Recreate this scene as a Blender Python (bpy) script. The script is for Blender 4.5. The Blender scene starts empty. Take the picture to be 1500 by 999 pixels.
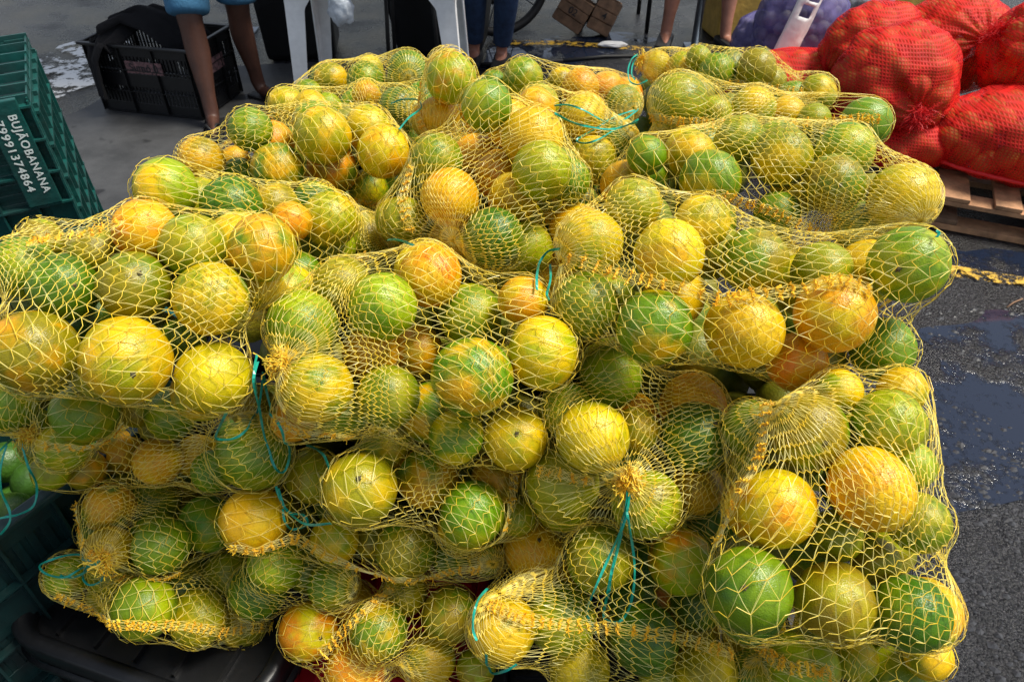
import bpy, bmesh, math, random
import numpy as np
from mathutils import Vector, Matrix, Euler, noise
R_ = math.radians
PI = math.pi
rng = random.Random(7)
nrng = np.random.default_rng(11)
SC = bpy.context.scene
COL = SC.collection

# ------------------------------------------------------------------ camera, sky, sun, exposure
cam_d = bpy.data.cameras.new("camera")
cam = bpy.data.objects.new("camera", cam_d)
COL.objects.link(cam)
cam.location = (0, 0, 1.55)
cam.rotation_euler = (R_(90 - 40), 0, 0)
cam_d.sensor_width = 36
cam_d.lens = 26
cam_d.clip_start = 0.02
cam_d.clip_end = 500
cam_d.dof.use_dof = True
cam_d.dof.focus_distance = 0.95
cam_d.dof.aperture_fstop = 16
SC.camera = cam

SUN_EL, SUN_AZ = 62, 84          # azimuth clockwise from +Y
world = bpy.data.worlds.new("World")
SC.world = world
world.use_nodes = True
wn = world.node_tree
sky = wn.nodes.new("ShaderNodeTexSky")
sky.sky_type = 'NISHITA'
sky.sun_disc = False
sky.sun_elevation = R_(SUN_EL)
sky.sun_rotation = R_(SUN_AZ)
sky.dust_density = 1.3
sky.air_density = 1.0
sky.ozone_density = 1.5
hsv = wn.nodes.new("ShaderNodeHueSaturation")       # thin cloud takes most of the blue out of the sky
hsv.inputs["Saturation"].default_value = 0.5
wn.links.new(sky.outputs[0], hsv.inputs["Color"])
wn.links.new(hsv.outputs[0], wn.nodes["Background"].inputs[0])
wn.nodes["Background"].inputs[1].default_value = 0.105

sun_d = bpy.data.lights.new("sun", 'SUN')
sun_d.energy = 3.8
sun_d.angle = R_(18)
sun_d.color = (1.0, 0.94, 0.82)
sun = bpy.data.objects.new("sun", sun_d)
COL.objects.link(sun)
az, el = R_(SUN_AZ), R_(SUN_EL)
to_sun = Vector((math.sin(az) * math.cos(el), math.cos(az) * math.cos(el), math.sin(el)))
sun.rotation_euler = (-to_sun).to_track_quat('-Z', 'Y').to_euler()
sun.location = to_sun * 20

vs = SC.view_settings
vs.view_transform = 'Standard'
vs.look = 'None'
vs.exposure = 0.55
vs.gamma = 1.0
CAM = np.array([0, 0, 1.55])

# ------------------------------------------------------------------ materials
def nt(m):
    m.use_nodes = True
    return m.node_tree, m.node_tree.nodes, m.node_tree.links, m.node_tree.nodes["Principled BSDF"]

def mat(name, col, rough=0.5, bump=0.0, bscale=60, var=0.0, vscale=8, metal=0.0, spec=0.5, col2=None):
    m = bpy.data.materials.new(name)
    t, N, L, b = nt(m)
    b.inputs["Base Color"].default_value = (*col, 1)
    b.inputs["Roughness"].default_value = rough
    b.inputs["Metallic"].default_value = metal
    b.inputs["Specular IOR Level"].default_value = spec
    tc = N.new("ShaderNodeTexCoord")
    if var > 0 or col2:
        nz = N.new("ShaderNodeTexNoise"); nz.inputs["Scale"].default_value = vscale
        nz.inputs["Detail"].default_value = 8; nz.inputs["Roughness"].default_value = .65
        L.new(tc.outputs["Object"], nz.inputs["Vector"])
        cr = N.new("ShaderNodeValToRGB")
        c2 = col2 or tuple(c * (1 - var) for c in col)
        cr.color_ramp.elements[0].position = .35; cr.color_ramp.elements[1].position = .65
        cr.color_ramp.elements[0].color = (*c2, 1)
        cr.color_ramp.elements[1].color = (*(col if col2 else tuple(min(1, c * (1 + var * .5)) for c in col)), 1)
        L.new(nz.outputs["Fac"], cr.inputs["Fac"])
        L.new(cr.outputs[0], b.inputs["Base Color"])
    if bump > 0:
        n2 = N.new("ShaderNodeTexNoise"); n2.inputs["Scale"].default_value = bscale
        n2.inputs["Detail"].default_value = 5
        L.new(tc.outputs["Object"], n2.inputs["Vector"])
        bp = N.new("ShaderNodeBump"); bp.inputs["Strength"].default_value = bump
        bp.inputs["Distance"].default_value = .005
        L.new(n2.outputs["Fac"], bp.inputs["Height"])
        L.new(bp.outputs[0], b.inputs["Normal"])
    return m

def ramp(N, p0, c0, p1, c1):
    r = N.new("ShaderNodeValToRGB")
    r.color_ramp.elements[0].position = p0; r.color_ramp.elements[0].color = c0
    r.color_ramp.elements[1].position = p1; r.color_ramp.elements[1].color = c1
    return r

def math_node(N, L, op, a, b=None, c=None):
    n = N.new("ShaderNodeMath"); n.operation = op
    for i, v in enumerate((a, b, c)):
        if v is None: continue
        if isinstance(v, (int, float)): n.inputs[i].default_value = v
        else: L.new(v, n.inputs[i])
    return n.outputs[0]

def peel_material():
    m = bpy.data.materials.new("orange_peel")
    t, N, L, b = nt(m)
    tc = N.new("ShaderNodeTexCoord")
    oi = N.new("ShaderNodeObjectInfo")
    off = N.new("ShaderNodeVectorMath"); off.operation = 'MULTIPLY_ADD'
    cx = N.new("ShaderNodeCombineXYZ")
    for i in range(3): L.new(oi.outputs["Random"], cx.inputs[i])
    L.new(cx.outputs[0], off.inputs[0]); off.inputs[1].default_value = (37, 91, 53)
    L.new(tc.outputs["Object"], off.inputs[2])
    def noise_n(scale, detail=4, rough=.55):
        n = N.new("ShaderNodeTexNoise"); n.inputs["Scale"].default_value = scale
        n.inputs["Detail"].default_value = detail; n.inputs["Roughness"].default_value = rough
        L.new(off.outputs[0], n.inputs["Vector"]); return n
    a = N.new("ShaderNodeAttribute"); a.attribute_type = 'OBJECT'; a.attribute_name = "peel_main"
    c = N.new("ShaderNodeAttribute"); c.attribute_type = 'OBJECT'; c.attribute_name = "peel_patch"
    n1 = noise_n(.95, 3)
    r1 = ramp(N, .46, (0, 0, 0, 1), .64, (1, 1, 1, 1))
    L.new(n1.outputs["Fac"], r1.inputs["Fac"])
    mx = N.new("ShaderNodeMix"); mx.data_type = 'RGBA'
    L.new(r1.outputs[0], mx.inputs["Factor"]); L.new(a.outputs["Color"], mx.inputs["A"]); L.new(c.outputs["Color"], mx.inputs["B"])
    # streaks and mottling of the skin
    n2 = noise_n(5.5, 9, .72)
    r2 = ramp(N, .3, (.80, .82, .74, 1), .7, (1.10, 1.09, 1.12, 1))
    L.new(n2.outputs["Fac"], r2.inputs["Fac"])
    m2 = N.new("ShaderNodeMix"); m2.data_type = 'RGBA'; m2.blend_type = 'MULTIPLY'; m2.inputs["Factor"].default_value = 1
    L.new(mx.outputs["Result"], m2.inputs["A"]); L.new(r2.outputs[0], m2.inputs["B"])
    # brown blemishes and scab
    n3 = noise_n(2.1, 10, .8)
    r3 = ramp(N, .66, (0, 0, 0, 1), .72, (1, 1, 1, 1))
    L.new(n3.outputs["Fac"], r3.inputs["Fac"])
    m3 = N.new("ShaderNodeMix"); m3.data_type = 'RGBA'
    f3 = math_node(N, L, 'MULTIPLY', r3.outputs[0], .5)
    L.new(f3, m3.inputs["Factor"]); L.new(m2.outputs["Result"], m3.inputs["A"]); m3.inputs["B"].default_value = (.12, .085, .03, 1)
    # small dark specks
    v = N.new("ShaderNodeTexVoronoi"); v.inputs["Scale"].default_value = 8.5
    L.new(off.outputs[0], v.inputs["Vector"])
    n4 = noise_n(1.1, 2)
    thr = math_node(N, L, 'MULTIPLY_ADD', n4.outputs["Fac"], .6, -.235)
    sp = math_node(N, L, 'LESS_THAN', v.outputs["Distance"], thr)
    sp = math_node(N, L, 'MULTIPLY', sp, .5)
    m4 = N.new("ShaderNodeMix"); m4.data_type = 'RGBA'
    L.new(sp, m4.inputs["Factor"]); L.new(m3.outputs["Result"], m4.inputs["A"]); m4.inputs["B"].default_value = (.09, .07, .02, 1)
    # only part of the fruit is that speckled
    L.new(m4.outputs["Result"], b.inputs["Base Color"])
    rr = ramp(N, .3, (.22,) * 3 + (1,), .7, (.40,) * 3 + (1,))
    L.new(n2.outputs["Fac"], rr.inputs["Fac"]); L.new(rr.outputs[0], b.inputs["Roughness"])
    b.inputs["Specular IOR Level"].default_value = .4
    b.inputs["Subsurface Weight"].default_value = .0
    pv = N.new("ShaderNodeTexVoronoi"); pv.inputs["Scale"].default_value = 26
    L.new(off.outputs[0], pv.inputs["Vector"])
    h = math_node(N, L, 'MULTIPLY', pv.outputs["Distance"], .5)
    h2 = math_node(N, L, 'MULTIPLY_ADD', n2.outputs["Fac"], .8, h)
    bp = N.new("ShaderNodeBump"); bp.inputs["Strength"].default_value = .5; bp.inputs["Distance"].default_value = .0012
    L.new(h2, bp.inputs["Height"]); L.new(bp.outputs[0], b.inputs["Normal"])
    return m

def fibre_material(name, c1, c2, rough=.42, trans=.25):
    m = bpy.data.materials.new(name)
    t, N, L, b = nt(m)
    tc = N.new("ShaderNodeTexCoord")
    n = N.new("ShaderNodeTexNoise"); n.inputs["Scale"].default_value = 45; n.inputs["Detail"].default_value = 6
    L.new(tc.outputs["Object"], n.inputs["Vector"])
    r = ramp(N, .35, (*c1, 1), .65, (*c2, 1)); L.new(n.outputs["Fac"], r.inputs["Fac"])
    L.new(r.outputs[0], b.inputs["Base Color"])
    b.inputs["Roughness"].default_value = rough
    tr = N.new("ShaderNodeBsdfTranslucent"); L.new(r.outputs[0], tr.inputs["Color"])
    mx = N.new("ShaderNodeMixShader"); mx.inputs[0].default_value = trans
    L.new(b.outputs[0], mx.inputs[1]); L.new(tr.outputs[0], mx.inputs[2])
    L.new(mx.outputs[0], N["Material Output"].inputs[0])
    return m

M = {}
M['peel'] = peel_material()
M['net'] = fibre_material("yellow_net_yarn", (.90, .64, .03), (.95, .78, .13))
M['filament'] = fibre_material("pale_net_filament", (.90, .70, .10), (.95, .87, .36), .3, .3)
M['stitch'] = fibre_material("amber_stitch_yarn", (.90, .46, .01), (.95, .64, .04), .55, .15)
M['cord'] = fibre_material("green_cord", (.0, .30, .21), (.03, .52, .40), .3, .2)
M['calyx'] = mat("dried_calyx", (.09, .075, .03), .8, .4, 300, .4, 200)
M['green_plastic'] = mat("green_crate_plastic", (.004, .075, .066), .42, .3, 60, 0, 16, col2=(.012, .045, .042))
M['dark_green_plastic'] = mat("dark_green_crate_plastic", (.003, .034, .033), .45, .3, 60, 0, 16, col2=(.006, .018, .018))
M['black_plastic'] = mat("black_crate_plastic", (.0045, .005, .0065), .42, .25, 35, .4, 15)
M['red_plastic'] = mat("red_crate_plastic", (.42, .008, .018), .38, .1, 30, .25, 12)
M['white_plastic'] = mat("white_table_plastic", (.80, .81, .82), .4, .1, 30, .18, 7)
M['cloth'] = mat("black_cloth", (.004, .004, .006), .95, .6, 70)
M['skin'] = mat("brown_skin", (.085, .034, .021), .5, .15, 120, .25, 14)
M['skin_pale'] = mat("tan_skin", (.33, .14, .09), .55, .15, 120, .22, 14)
M['blue_cloth'] = mat("blue_shorts_cloth", (.035, .14, .26), .85, .5, 90, .25, 20)
M['jeans'] = mat("blue_denim", (.016, .040, .10), .9, .5, 150, .4, 25)
M['shirt'] = mat("grey_shirt_cloth", (.18, .18, .2), .9, .4, 60)
M['rubber'] = mat("black_rubber", (.008, .008, .009), .6, .2, 60)
M['metal'] = mat("grey_metal_tube", (.22, .25, .29), .35, .1, 30, .2, 10, metal=.7)
M['wood'] = mat("pallet_wood", (.42, .22, .11), .75, .6, 40, .5, 14)
M['old_wood'] = mat("weathered_crate_wood", (.22, .125, .07), .8, .6, 50, .5, 16)
M['paint_white'] = mat("white_crate_print", (.72, .80, .78), .6, 0, 10, .25, 260)
def worn(m, p0=.36, p1=.44, sc=55):
    N, L = m.node_tree.nodes, m.node_tree.links
    tc = N.new("ShaderNodeTexCoord"); n = N.new("ShaderNodeTexNoise"); n.inputs["Scale"].default_value = sc; n.inputs["Detail"].default_value = 9; n.inputs["Roughness"].default_value = .8
    L.new(tc.outputs["Object"], n.inputs["Vector"]); r = ramp(N, p0, (0, 0, 0, 1), p1, (1, 1, 1, 1)); L.new(n.outputs["Fac"], r.inputs["Fac"])
    L.new(r.outputs[0], N["Principled BSDF"].inputs["Alpha"])
worn(M['paint_white'])
M['paint_pink'] = mat("worn_pink_label", (.24, .12, .125), .7, .2, 40, 0, 60, col2=(.02, .015, .018))
M['ink'] = mat("black_label_ink", (.012, .012, .015), .7)
M['yellow_concrete'] = mat("yellow_painted_concrete", (.55, .36, .07), .7, .5, 40, .3, 9)
M['paper'] = mat("white_paper", (.7, .7, .7), .8, .3, 40)
M['silver'] = mat("silver_plastic_film", (.5, .52, .55), .25, .9, 25, .4, 12, metal=.6)
M['blue_film'] = mat("blue_plastic_film", (.05, .16, .55), .3, .6, 30)
M['tuber'] = mat("sack_tuber_skin", (.85, .36, .05), .6, .2, 40, 0, 5, col2=(.42, .33, .07))
M['bulb'] = mat("sack_bulb_skin", (.55, .52, .50), .6, .2, 40, .4, 20)
M['canopy'] = mat("shade_canopy_cloth", (.10, .12, .17), .8, .3, 20)
M['leaf'] = mat("lime_skin", (.045, .12, .012), .4, .3, 200, .4, 40)

def sack_material(name, c1, c2, alpha=.66, scale=420):
    m = bpy.data.materials.new(name)
    t, N, L, b = nt(m)
    tc = N.new("ShaderNodeTexCoord")
    n = N.new("ShaderNodeTexNoise"); n.inputs["Scale"].default_value = 16; n.inputs["Detail"].default_value = 7
    L.new(tc.outputs["Object"], n.inputs["Vector"])
    r = ramp(N, .32, (*c1, 1), .68, (*c2, 1)); L.new(n.outputs["Fac"], r.inputs["Fac"])
    L.new(r.outputs[0], b.inputs["Base Color"]); b.inputs["Roughness"].default_value = .6; b.inputs["Specular IOR Level"].default_value = .25
    w1 = N.new("ShaderNodeTexWave"); w1.inputs["Scale"].default_value = scale / 3; w1.bands_direction = 'X'; w1.inputs["Distortion"].default_value = 1.2
    w2 = N.new("ShaderNodeTexWave"); w2.inputs["Scale"].default_value = scale / 3; w2.bands_direction = 'Z'; w2.inputs["Distortion"].default_value = 1.2
    L.new(tc.outputs["Object"], w1.inputs["Vector"]); L.new(tc.outputs["Object"], w2.inputs["Vector"])
    mxx = math_node(N, L, 'MAXIMUM', w1.outputs["Fac"], w2.outputs["Fac"])
    al = math_node(N, L, 'MULTIPLY_ADD', mxx, .55, alpha - .40)
    tp = N.new("ShaderNodeBsdfTransparent"); mx = N.new("ShaderNodeMixShader")
    L.new(al, mx.inputs[0]); L.new(tp.outputs[0], mx.inputs[1]); L.new(b.outputs[0], mx.inputs[2])
    L.new(mx.outputs[0], N["Material Output"].inputs[0])
    bp = N.new("ShaderNodeBump"); bp.inputs["Strength"].default_value = .5; bp.inputs["Distance"].default_value = .003
    L.new(mxx, bp.inputs["Height"]); L.new(bp.outputs[0], b.inputs["Normal"])
    return m
M['red_net'] = sack_material("red_net_cloth", (.46, .003, .003), (.74, .014, .008), .72, 84)
M['purple_net'] = sack_material("violet_net_cloth", (.07, .06, .22), (.22, .20, .45), .72)
M['red_tuft'] = fibre_material("red_tuft_yarn", (.8, .01, .015), (.9, .03, .03), .5, .2)

def asphalt_material():
    m = bpy.data.materials.new("wet_asphalt")
    t, N, L, b = nt(m)
    tc = N.new("ShaderNodeTexCoord")
    P = tc.outputs["Object"]
    def nz(scale, detail=6, rough=.6):
        n = N.new("ShaderNodeTexNoise"); n.inputs["Scale"].default_value = scale; n.inputs["Detail"].default_value = detail
        n.inputs["Roughness"].default_value = rough; L.new(P, n.inputs["Vector"]); return n.outputs["Fac"]
    big = nz(1.3, 4)
    v = N.new("ShaderNodeTexVoronoi"); v.inputs["Scale"].default_value = 170; L.new(P, v.inputs["Vector"])
    cr = ramp(N, 0, (.008, .009, .011, 1), 1, (.05, .051, .058, 1))
    cf = N.new("ShaderNodeTexVoronoi"); cf.inputs["Scale"].default_value = 170; L.new(P, cf.inputs["Vector"])
    sep = N.new("ShaderNodeSeparateColor"); L.new(cf.outputs["Color"], sep.inputs[0])
    pw = math_node(N, L, 'POWER', sep.outputs[0], 3.0)
    L.new(pw, cr.inputs["Fac"])
    dk = ramp(N, .35, (.55, .5, .48, 1), .65, (1.1, 1.1, 1.15, 1)); L.new(big, dk.inputs["Fac"])
    mm = N.new("ShaderNodeMix"); mm.data_type = 'RGBA'; mm.blend_type = 'MULTIPLY'; mm.inputs["Factor"].default_value = 1
    L.new(cr.outputs[0], mm.inputs["A"]); L.new(dk.outputs[0], mm.inputs["B"])
    L.new(mm.outputs["Result"], b.inputs["Base Color"])
    wet = nz(2.2, 5)
    rr = ramp(N, .42, (.10,) * 3 + (1,), .66, (.42,) * 3 + (1,)); L.new(wet, rr.inputs["Fac"])
    L.new(rr.outputs[0], b.inputs["Roughness"])
    b.inputs["Specular IOR Level"].default_value = .3
    lump = nz(45, 6, .7)
    h = math_node(N, L, 'MULTIPLY', v.outputs["Distance"], -.55)
    h = math_node(N, L, 'ADD', h, lump)
    bp = N.new("ShaderNodeBump"); bp.inputs["Strength"].default_value = .8; bp.inputs["Distance"].default_value = .008
    L.new(h, bp.inputs["Height"]); L.new(bp.outputs[0], b.inputs["Normal"])
    return m
M['asphalt'] = asphalt_material()

def concrete_material():
    m = bpy.data.materials.new("smooth_concrete")
    t, N, L, b = nt(m)
    tc = N.new("ShaderNodeTexCoord")
    n = N.new("ShaderNodeTexNoise"); n.inputs["Scale"].default_value = 3.2; n.inputs["Detail"].default_value = 9; n.inputs["Roughness"].default_value = .7
    L.new(tc.outputs["Object"], n.inputs["Vector"])
    r = ramp(N, .3, (.018, .019, .020, 1), .72, (.065, .066, .069, 1)); L.new(n.outputs["Fac"], r.inputs["Fac"])
    v = N.new("ShaderNodeTexNoise"); v.inputs["Scale"].default_value = 7; L.new(tc.outputs["Object"], v.inputs["Vector"])
    r2 = ramp(N, .66, (1, 1, 1, 1), .72, (.25, .25, .25, 1)); L.new(v.outputs["Fac"], r2.inputs["Fac"])
    mm = N.new("ShaderNodeMix"); mm.data_type = 'RGBA'; mm.blend_type = 'MULTIPLY'; mm.inputs["Factor"].default_value = 1
    L.new(r.outputs[0], mm.inputs["A"]); L.new(r2.outputs[0], mm.inputs["B"])
    L.new(mm.outputs["Result"], b.inputs["Base Color"])
    b.inputs["Roughness"].default_value = .6
    n3 = N.new("ShaderNodeTexNoise"); n3.inputs["Scale"].default_value = 160; n3.inputs["Detail"].default_value = 4; L.new(tc.outputs["Object"], n3.inputs["Vector"])
    bp = N.new("ShaderNodeBump"); bp.inputs["Strength"].default_value = .3; bp.inputs["Distance"].default_value = .003
    L.new(n3.outputs["Fac"], bp.inputs["Height"]); L.new(bp.outputs[0], b.inputs["Normal"])
    return m
M['concrete'] = concrete_material()

def water_material(name, col, bstr, bscale):
    m = bpy.data.materials.new(name)
    t, N, L, b = nt(m)
    b.inputs["Base Color"].default_value = (*col, 1); b.inputs["Roughness"].default_value = .04
    b.inputs["IOR"].default_value = 1.45; b.inputs["Specular IOR Level"].default_value = .8
    tc = N.new("ShaderNodeTexCoord")
    n3 = N.new("ShaderNodeTexNoise"); n3.inputs["Scale"].default_value = bscale; n3.inputs["Detail"].default_value = 4; L.new(tc.outputs["Object"], n3.inputs["Vector"])
    bp = N.new("ShaderNodeBump"); bp.inputs["Strength"].default_value = bstr; bp.inputs["Distance"].default_value = .01
    L.new(n3.outputs["Fac"], bp.inputs["Height"]); L.new(bp.outputs[0], b.inputs["Normal"])
    return m
def puddle_material(name, col, lo, hi, scale, ior=1.4, rough=.05):
    m = bpy.data.materials.new(name)
    t, N, L, b = nt(m)
    tc = N.new("ShaderNodeTexCoord"); P = tc.outputs["Object"]
    n1 = N.new("ShaderNodeTexNoise"); n1.inputs["Scale"].default_value = scale; n1.inputs["Detail"].default_value = 7; n1.inputs["Roughness"].default_value = .68
    L.new(P, n1.inputs["Vector"])
    r = ramp(N, lo, (0, 0, 0, 1), hi, (1, 1, 1, 1)); L.new(n1.outputs["Fac"], r.inputs["Fac"])   # 1 = grit breaking the water
    n2 = N.new("ShaderNodeTexNoise"); n2.inputs["Scale"].default_value = 70; n2.inputs["Detail"].default_value = 6; L.new(P, n2.inputs["Vector"])
    h = math_node(N, L, 'MULTIPLY', n2.outputs["Fac"], r.outputs[0])
    n3 = N.new("ShaderNodeTexNoise"); n3.inputs["Scale"].default_value = 6; L.new(P, n3.inputs["Vector"])
    h = math_node(N, L, 'MULTIPLY_ADD', n3.outputs["Fac"], .05, h)
    bp = N.new("ShaderNodeBump"); bp.inputs["Strength"].default_value = .9; bp.inputs["Distance"].default_value = .012
    L.new(h, bp.inputs["Height"]); L.new(bp.outputs[0], b.inputs["Normal"])
    c = ramp(N, 0, (*col, 1), 1, (.035, .036, .04, 1)); L.new(r.outputs[0], c.inputs["Fac"]); L.new(c.outputs[0], b.inputs["Base Color"])
    ro = ramp(N, 0, (rough,) * 3 + (1,), 1, (.38,) * 3 + (1,)); L.new(r.outputs[0], ro.inputs["Fac"]); L.new(ro.outputs[0], b.inputs["Roughness"])
    b.inputs["IOR"].default_value = ior; b.inputs["Specular IOR Level"].default_value = .6
    n4 = N.new("ShaderNodeTexNoise"); n4.inputs["Scale"].default_value = 55; n4.inputs["Detail"].default_value = 5; L.new(P, n4.inputs["Vector"])
    q = math_node(N, L, 'MULTIPLY_ADD', n4.outputs["Fac"], .30, n1.outputs["Fac"])
    ra = ramp(N, lo + .11, (1, 1, 1, 1), hi + .10, (0, 0, 0, 1)); L.new(q, ra.inputs["Fac"])
    L.new(ra.outputs[0], b.inputs["Alpha"])
    return m
M['puddle'] = puddle_material("puddle_water", (.012, .018, .036), .52, .66, 3.2)
M['glare'] = puddle_material("gutter_glare_water", (.55, .55, .54), .50, .56, 7, 2.4, .15)  # pale base colour paints the white sky glare onto the gutter water
def road_paint():
    m = mat("worn_yellow_road_paint", (.62, .37, .03), .6, .6, 60, .3, 30)
    t = m.node_tree; N, L = t.nodes, t.links
    tc = N.new("ShaderNodeTexCoord"); n = N.new("ShaderNodeTexNoise"); n.inputs["Scale"].default_value = 26; n.inputs["Detail"].default_value = 8; n.inputs["Roughness"].default_value = .75
    L.new(tc.outputs["Object"], n.inputs["Vector"])
    r = ramp(N, .49, (0, 0, 0, 1), .55, (1, 1, 1, 1)); L.new(n.outputs["Fac"], r.inputs["Fac"]); L.new(r.outputs[0], N["Principled BSDF"].inputs["Alpha"])
    return m
M['road_paint'] = road_paint()

# ------------------------------------------------------------------ helpers
def link(o, parent=None):
    COL.objects.link(o)
    if parent: o.parent = parent
    return o

def tag(o, label=None, cat=None, group=None, kind=None):
    if label: o['label'] = label
    if cat: o['category'] = cat
    if group: o['group'] = group
    if kind: o['kind'] = kind
    return o

def empty(name, loc=(0, 0, 0), rz=0.0, rot=None):
    o = bpy.data.objects.new(name, None)
    COL.objects.link(o)
    o.location = loc
    o.rotation_euler = rot if rot is not None else (0, 0, rz)
    return o

def mesh_np(name, V, F, material, parent=None, smooth=False):
    """V (n,3), F (m,k) constant k"""
    me = bpy.data.meshes.new(name)
    V = np.asarray(V, dtype=np.float32); F = np.asarray(F, dtype=np.int32)
    k = F.shape[1]
    me.vertices.add(len(V)); me.vertices.foreach_set("co", V.ravel())
    me.loops.add(F.size); me.loops.foreach_set("vertex_index", F.ravel())
    me.polygons.add(len(F))
    me.polygons.foreach_set("loop_start", np.arange(0, F.size, k, dtype=np.int32))
    me.polygons.foreach_set("loop_total", np.full(len(F), k, dtype=np.int32))
    me.polygons.foreach_set("use_smooth", np.full(len(F), smooth))
    me.update(calc_edges=True)
    me.materials.append(material)
    return link(bpy.data.objects.new(name, me), parent)

class MB:
    def __init__(s): s.bm = bmesh.new()
    def box(s, c, d, rot=None, bev=0.0, taper=1.0):
        r = bmesh.ops.create_cube(s.bm, size=1)
        vs_ = r['verts']
        for v in vs_:
            v.co = Vector((v.co.x * d[0], v.co.y * d[1], v.co.z * d[2]))
            if v.co.z < 0: v.co.x *= taper; v.co.y *= taper
        if bev > 0:
            es = list({e for v in vs_ for e in v.link_edges})
            g = bmesh.ops.bevel(s.bm, geom=es, offset=bev, segments=2, affect='EDGES', profile=.6)
            vs_ = list({v for f in g['faces'] for v in f.verts} | {v for v in vs_ if v.is_valid})
        if rot is not None:
            bmesh.ops.transform(s.bm, matrix=rot.to_matrix().to_4x4() if hasattr(rot, 'to_matrix') else rot, verts=vs_)
        bmesh.ops.translate(s.bm, vec=Vector(c), verts=vs_)
        return s
    def tube(s, pts, rad, n=8, caps=True):
        pts = [Vector(p) for p in pts]
        rads = rad if isinstance(rad, (list, tuple)) else [rad] * len(pts)
        rings = []
        up = Vector((0, 0, 1))
        for i, p in enumerate(pts):
            t = (pts[min(i + 1, len(pts) - 1)] - pts[max(i - 1, 0)]).normalized()
            a = t.cross(up)
            if a.length < 1e-3: a = t.cross(Vector((1, 0, 0)))
            a.normalize(); b_ = t.cross(a).normalized()
            rings.append([s.bm.verts.new(p + (a * math.cos(2 * PI * k / n) + b_ * math.sin(2 * PI * k / n)) * rads[i]) for k in range(n)])
        for r0, r1 in zip(rings, rings[1:]):
            for k in range(n):
                f = s.bm.faces.new((r0[k], r0[(k + 1) % n], r1[(k + 1) % n], r1[k])); f.smooth = True
        if caps:
            s.bm.faces.new(rings[0]); s.bm.faces.new(rings[-1])
        return s
    def build(s, name, material, parent=None, smooth=False):
        bmesh.ops.recalc_face_normals(s.bm, faces=s.bm.faces)
        me = bpy.data.meshes.new(name)
        if smooth:
            for f in s.bm.faces: f.smooth = True
        s.bm.to_mesh(me); s.bm.free()
        me.materials.append(material)
        return link(bpy.data.objects.new(name, me), parent)

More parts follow.
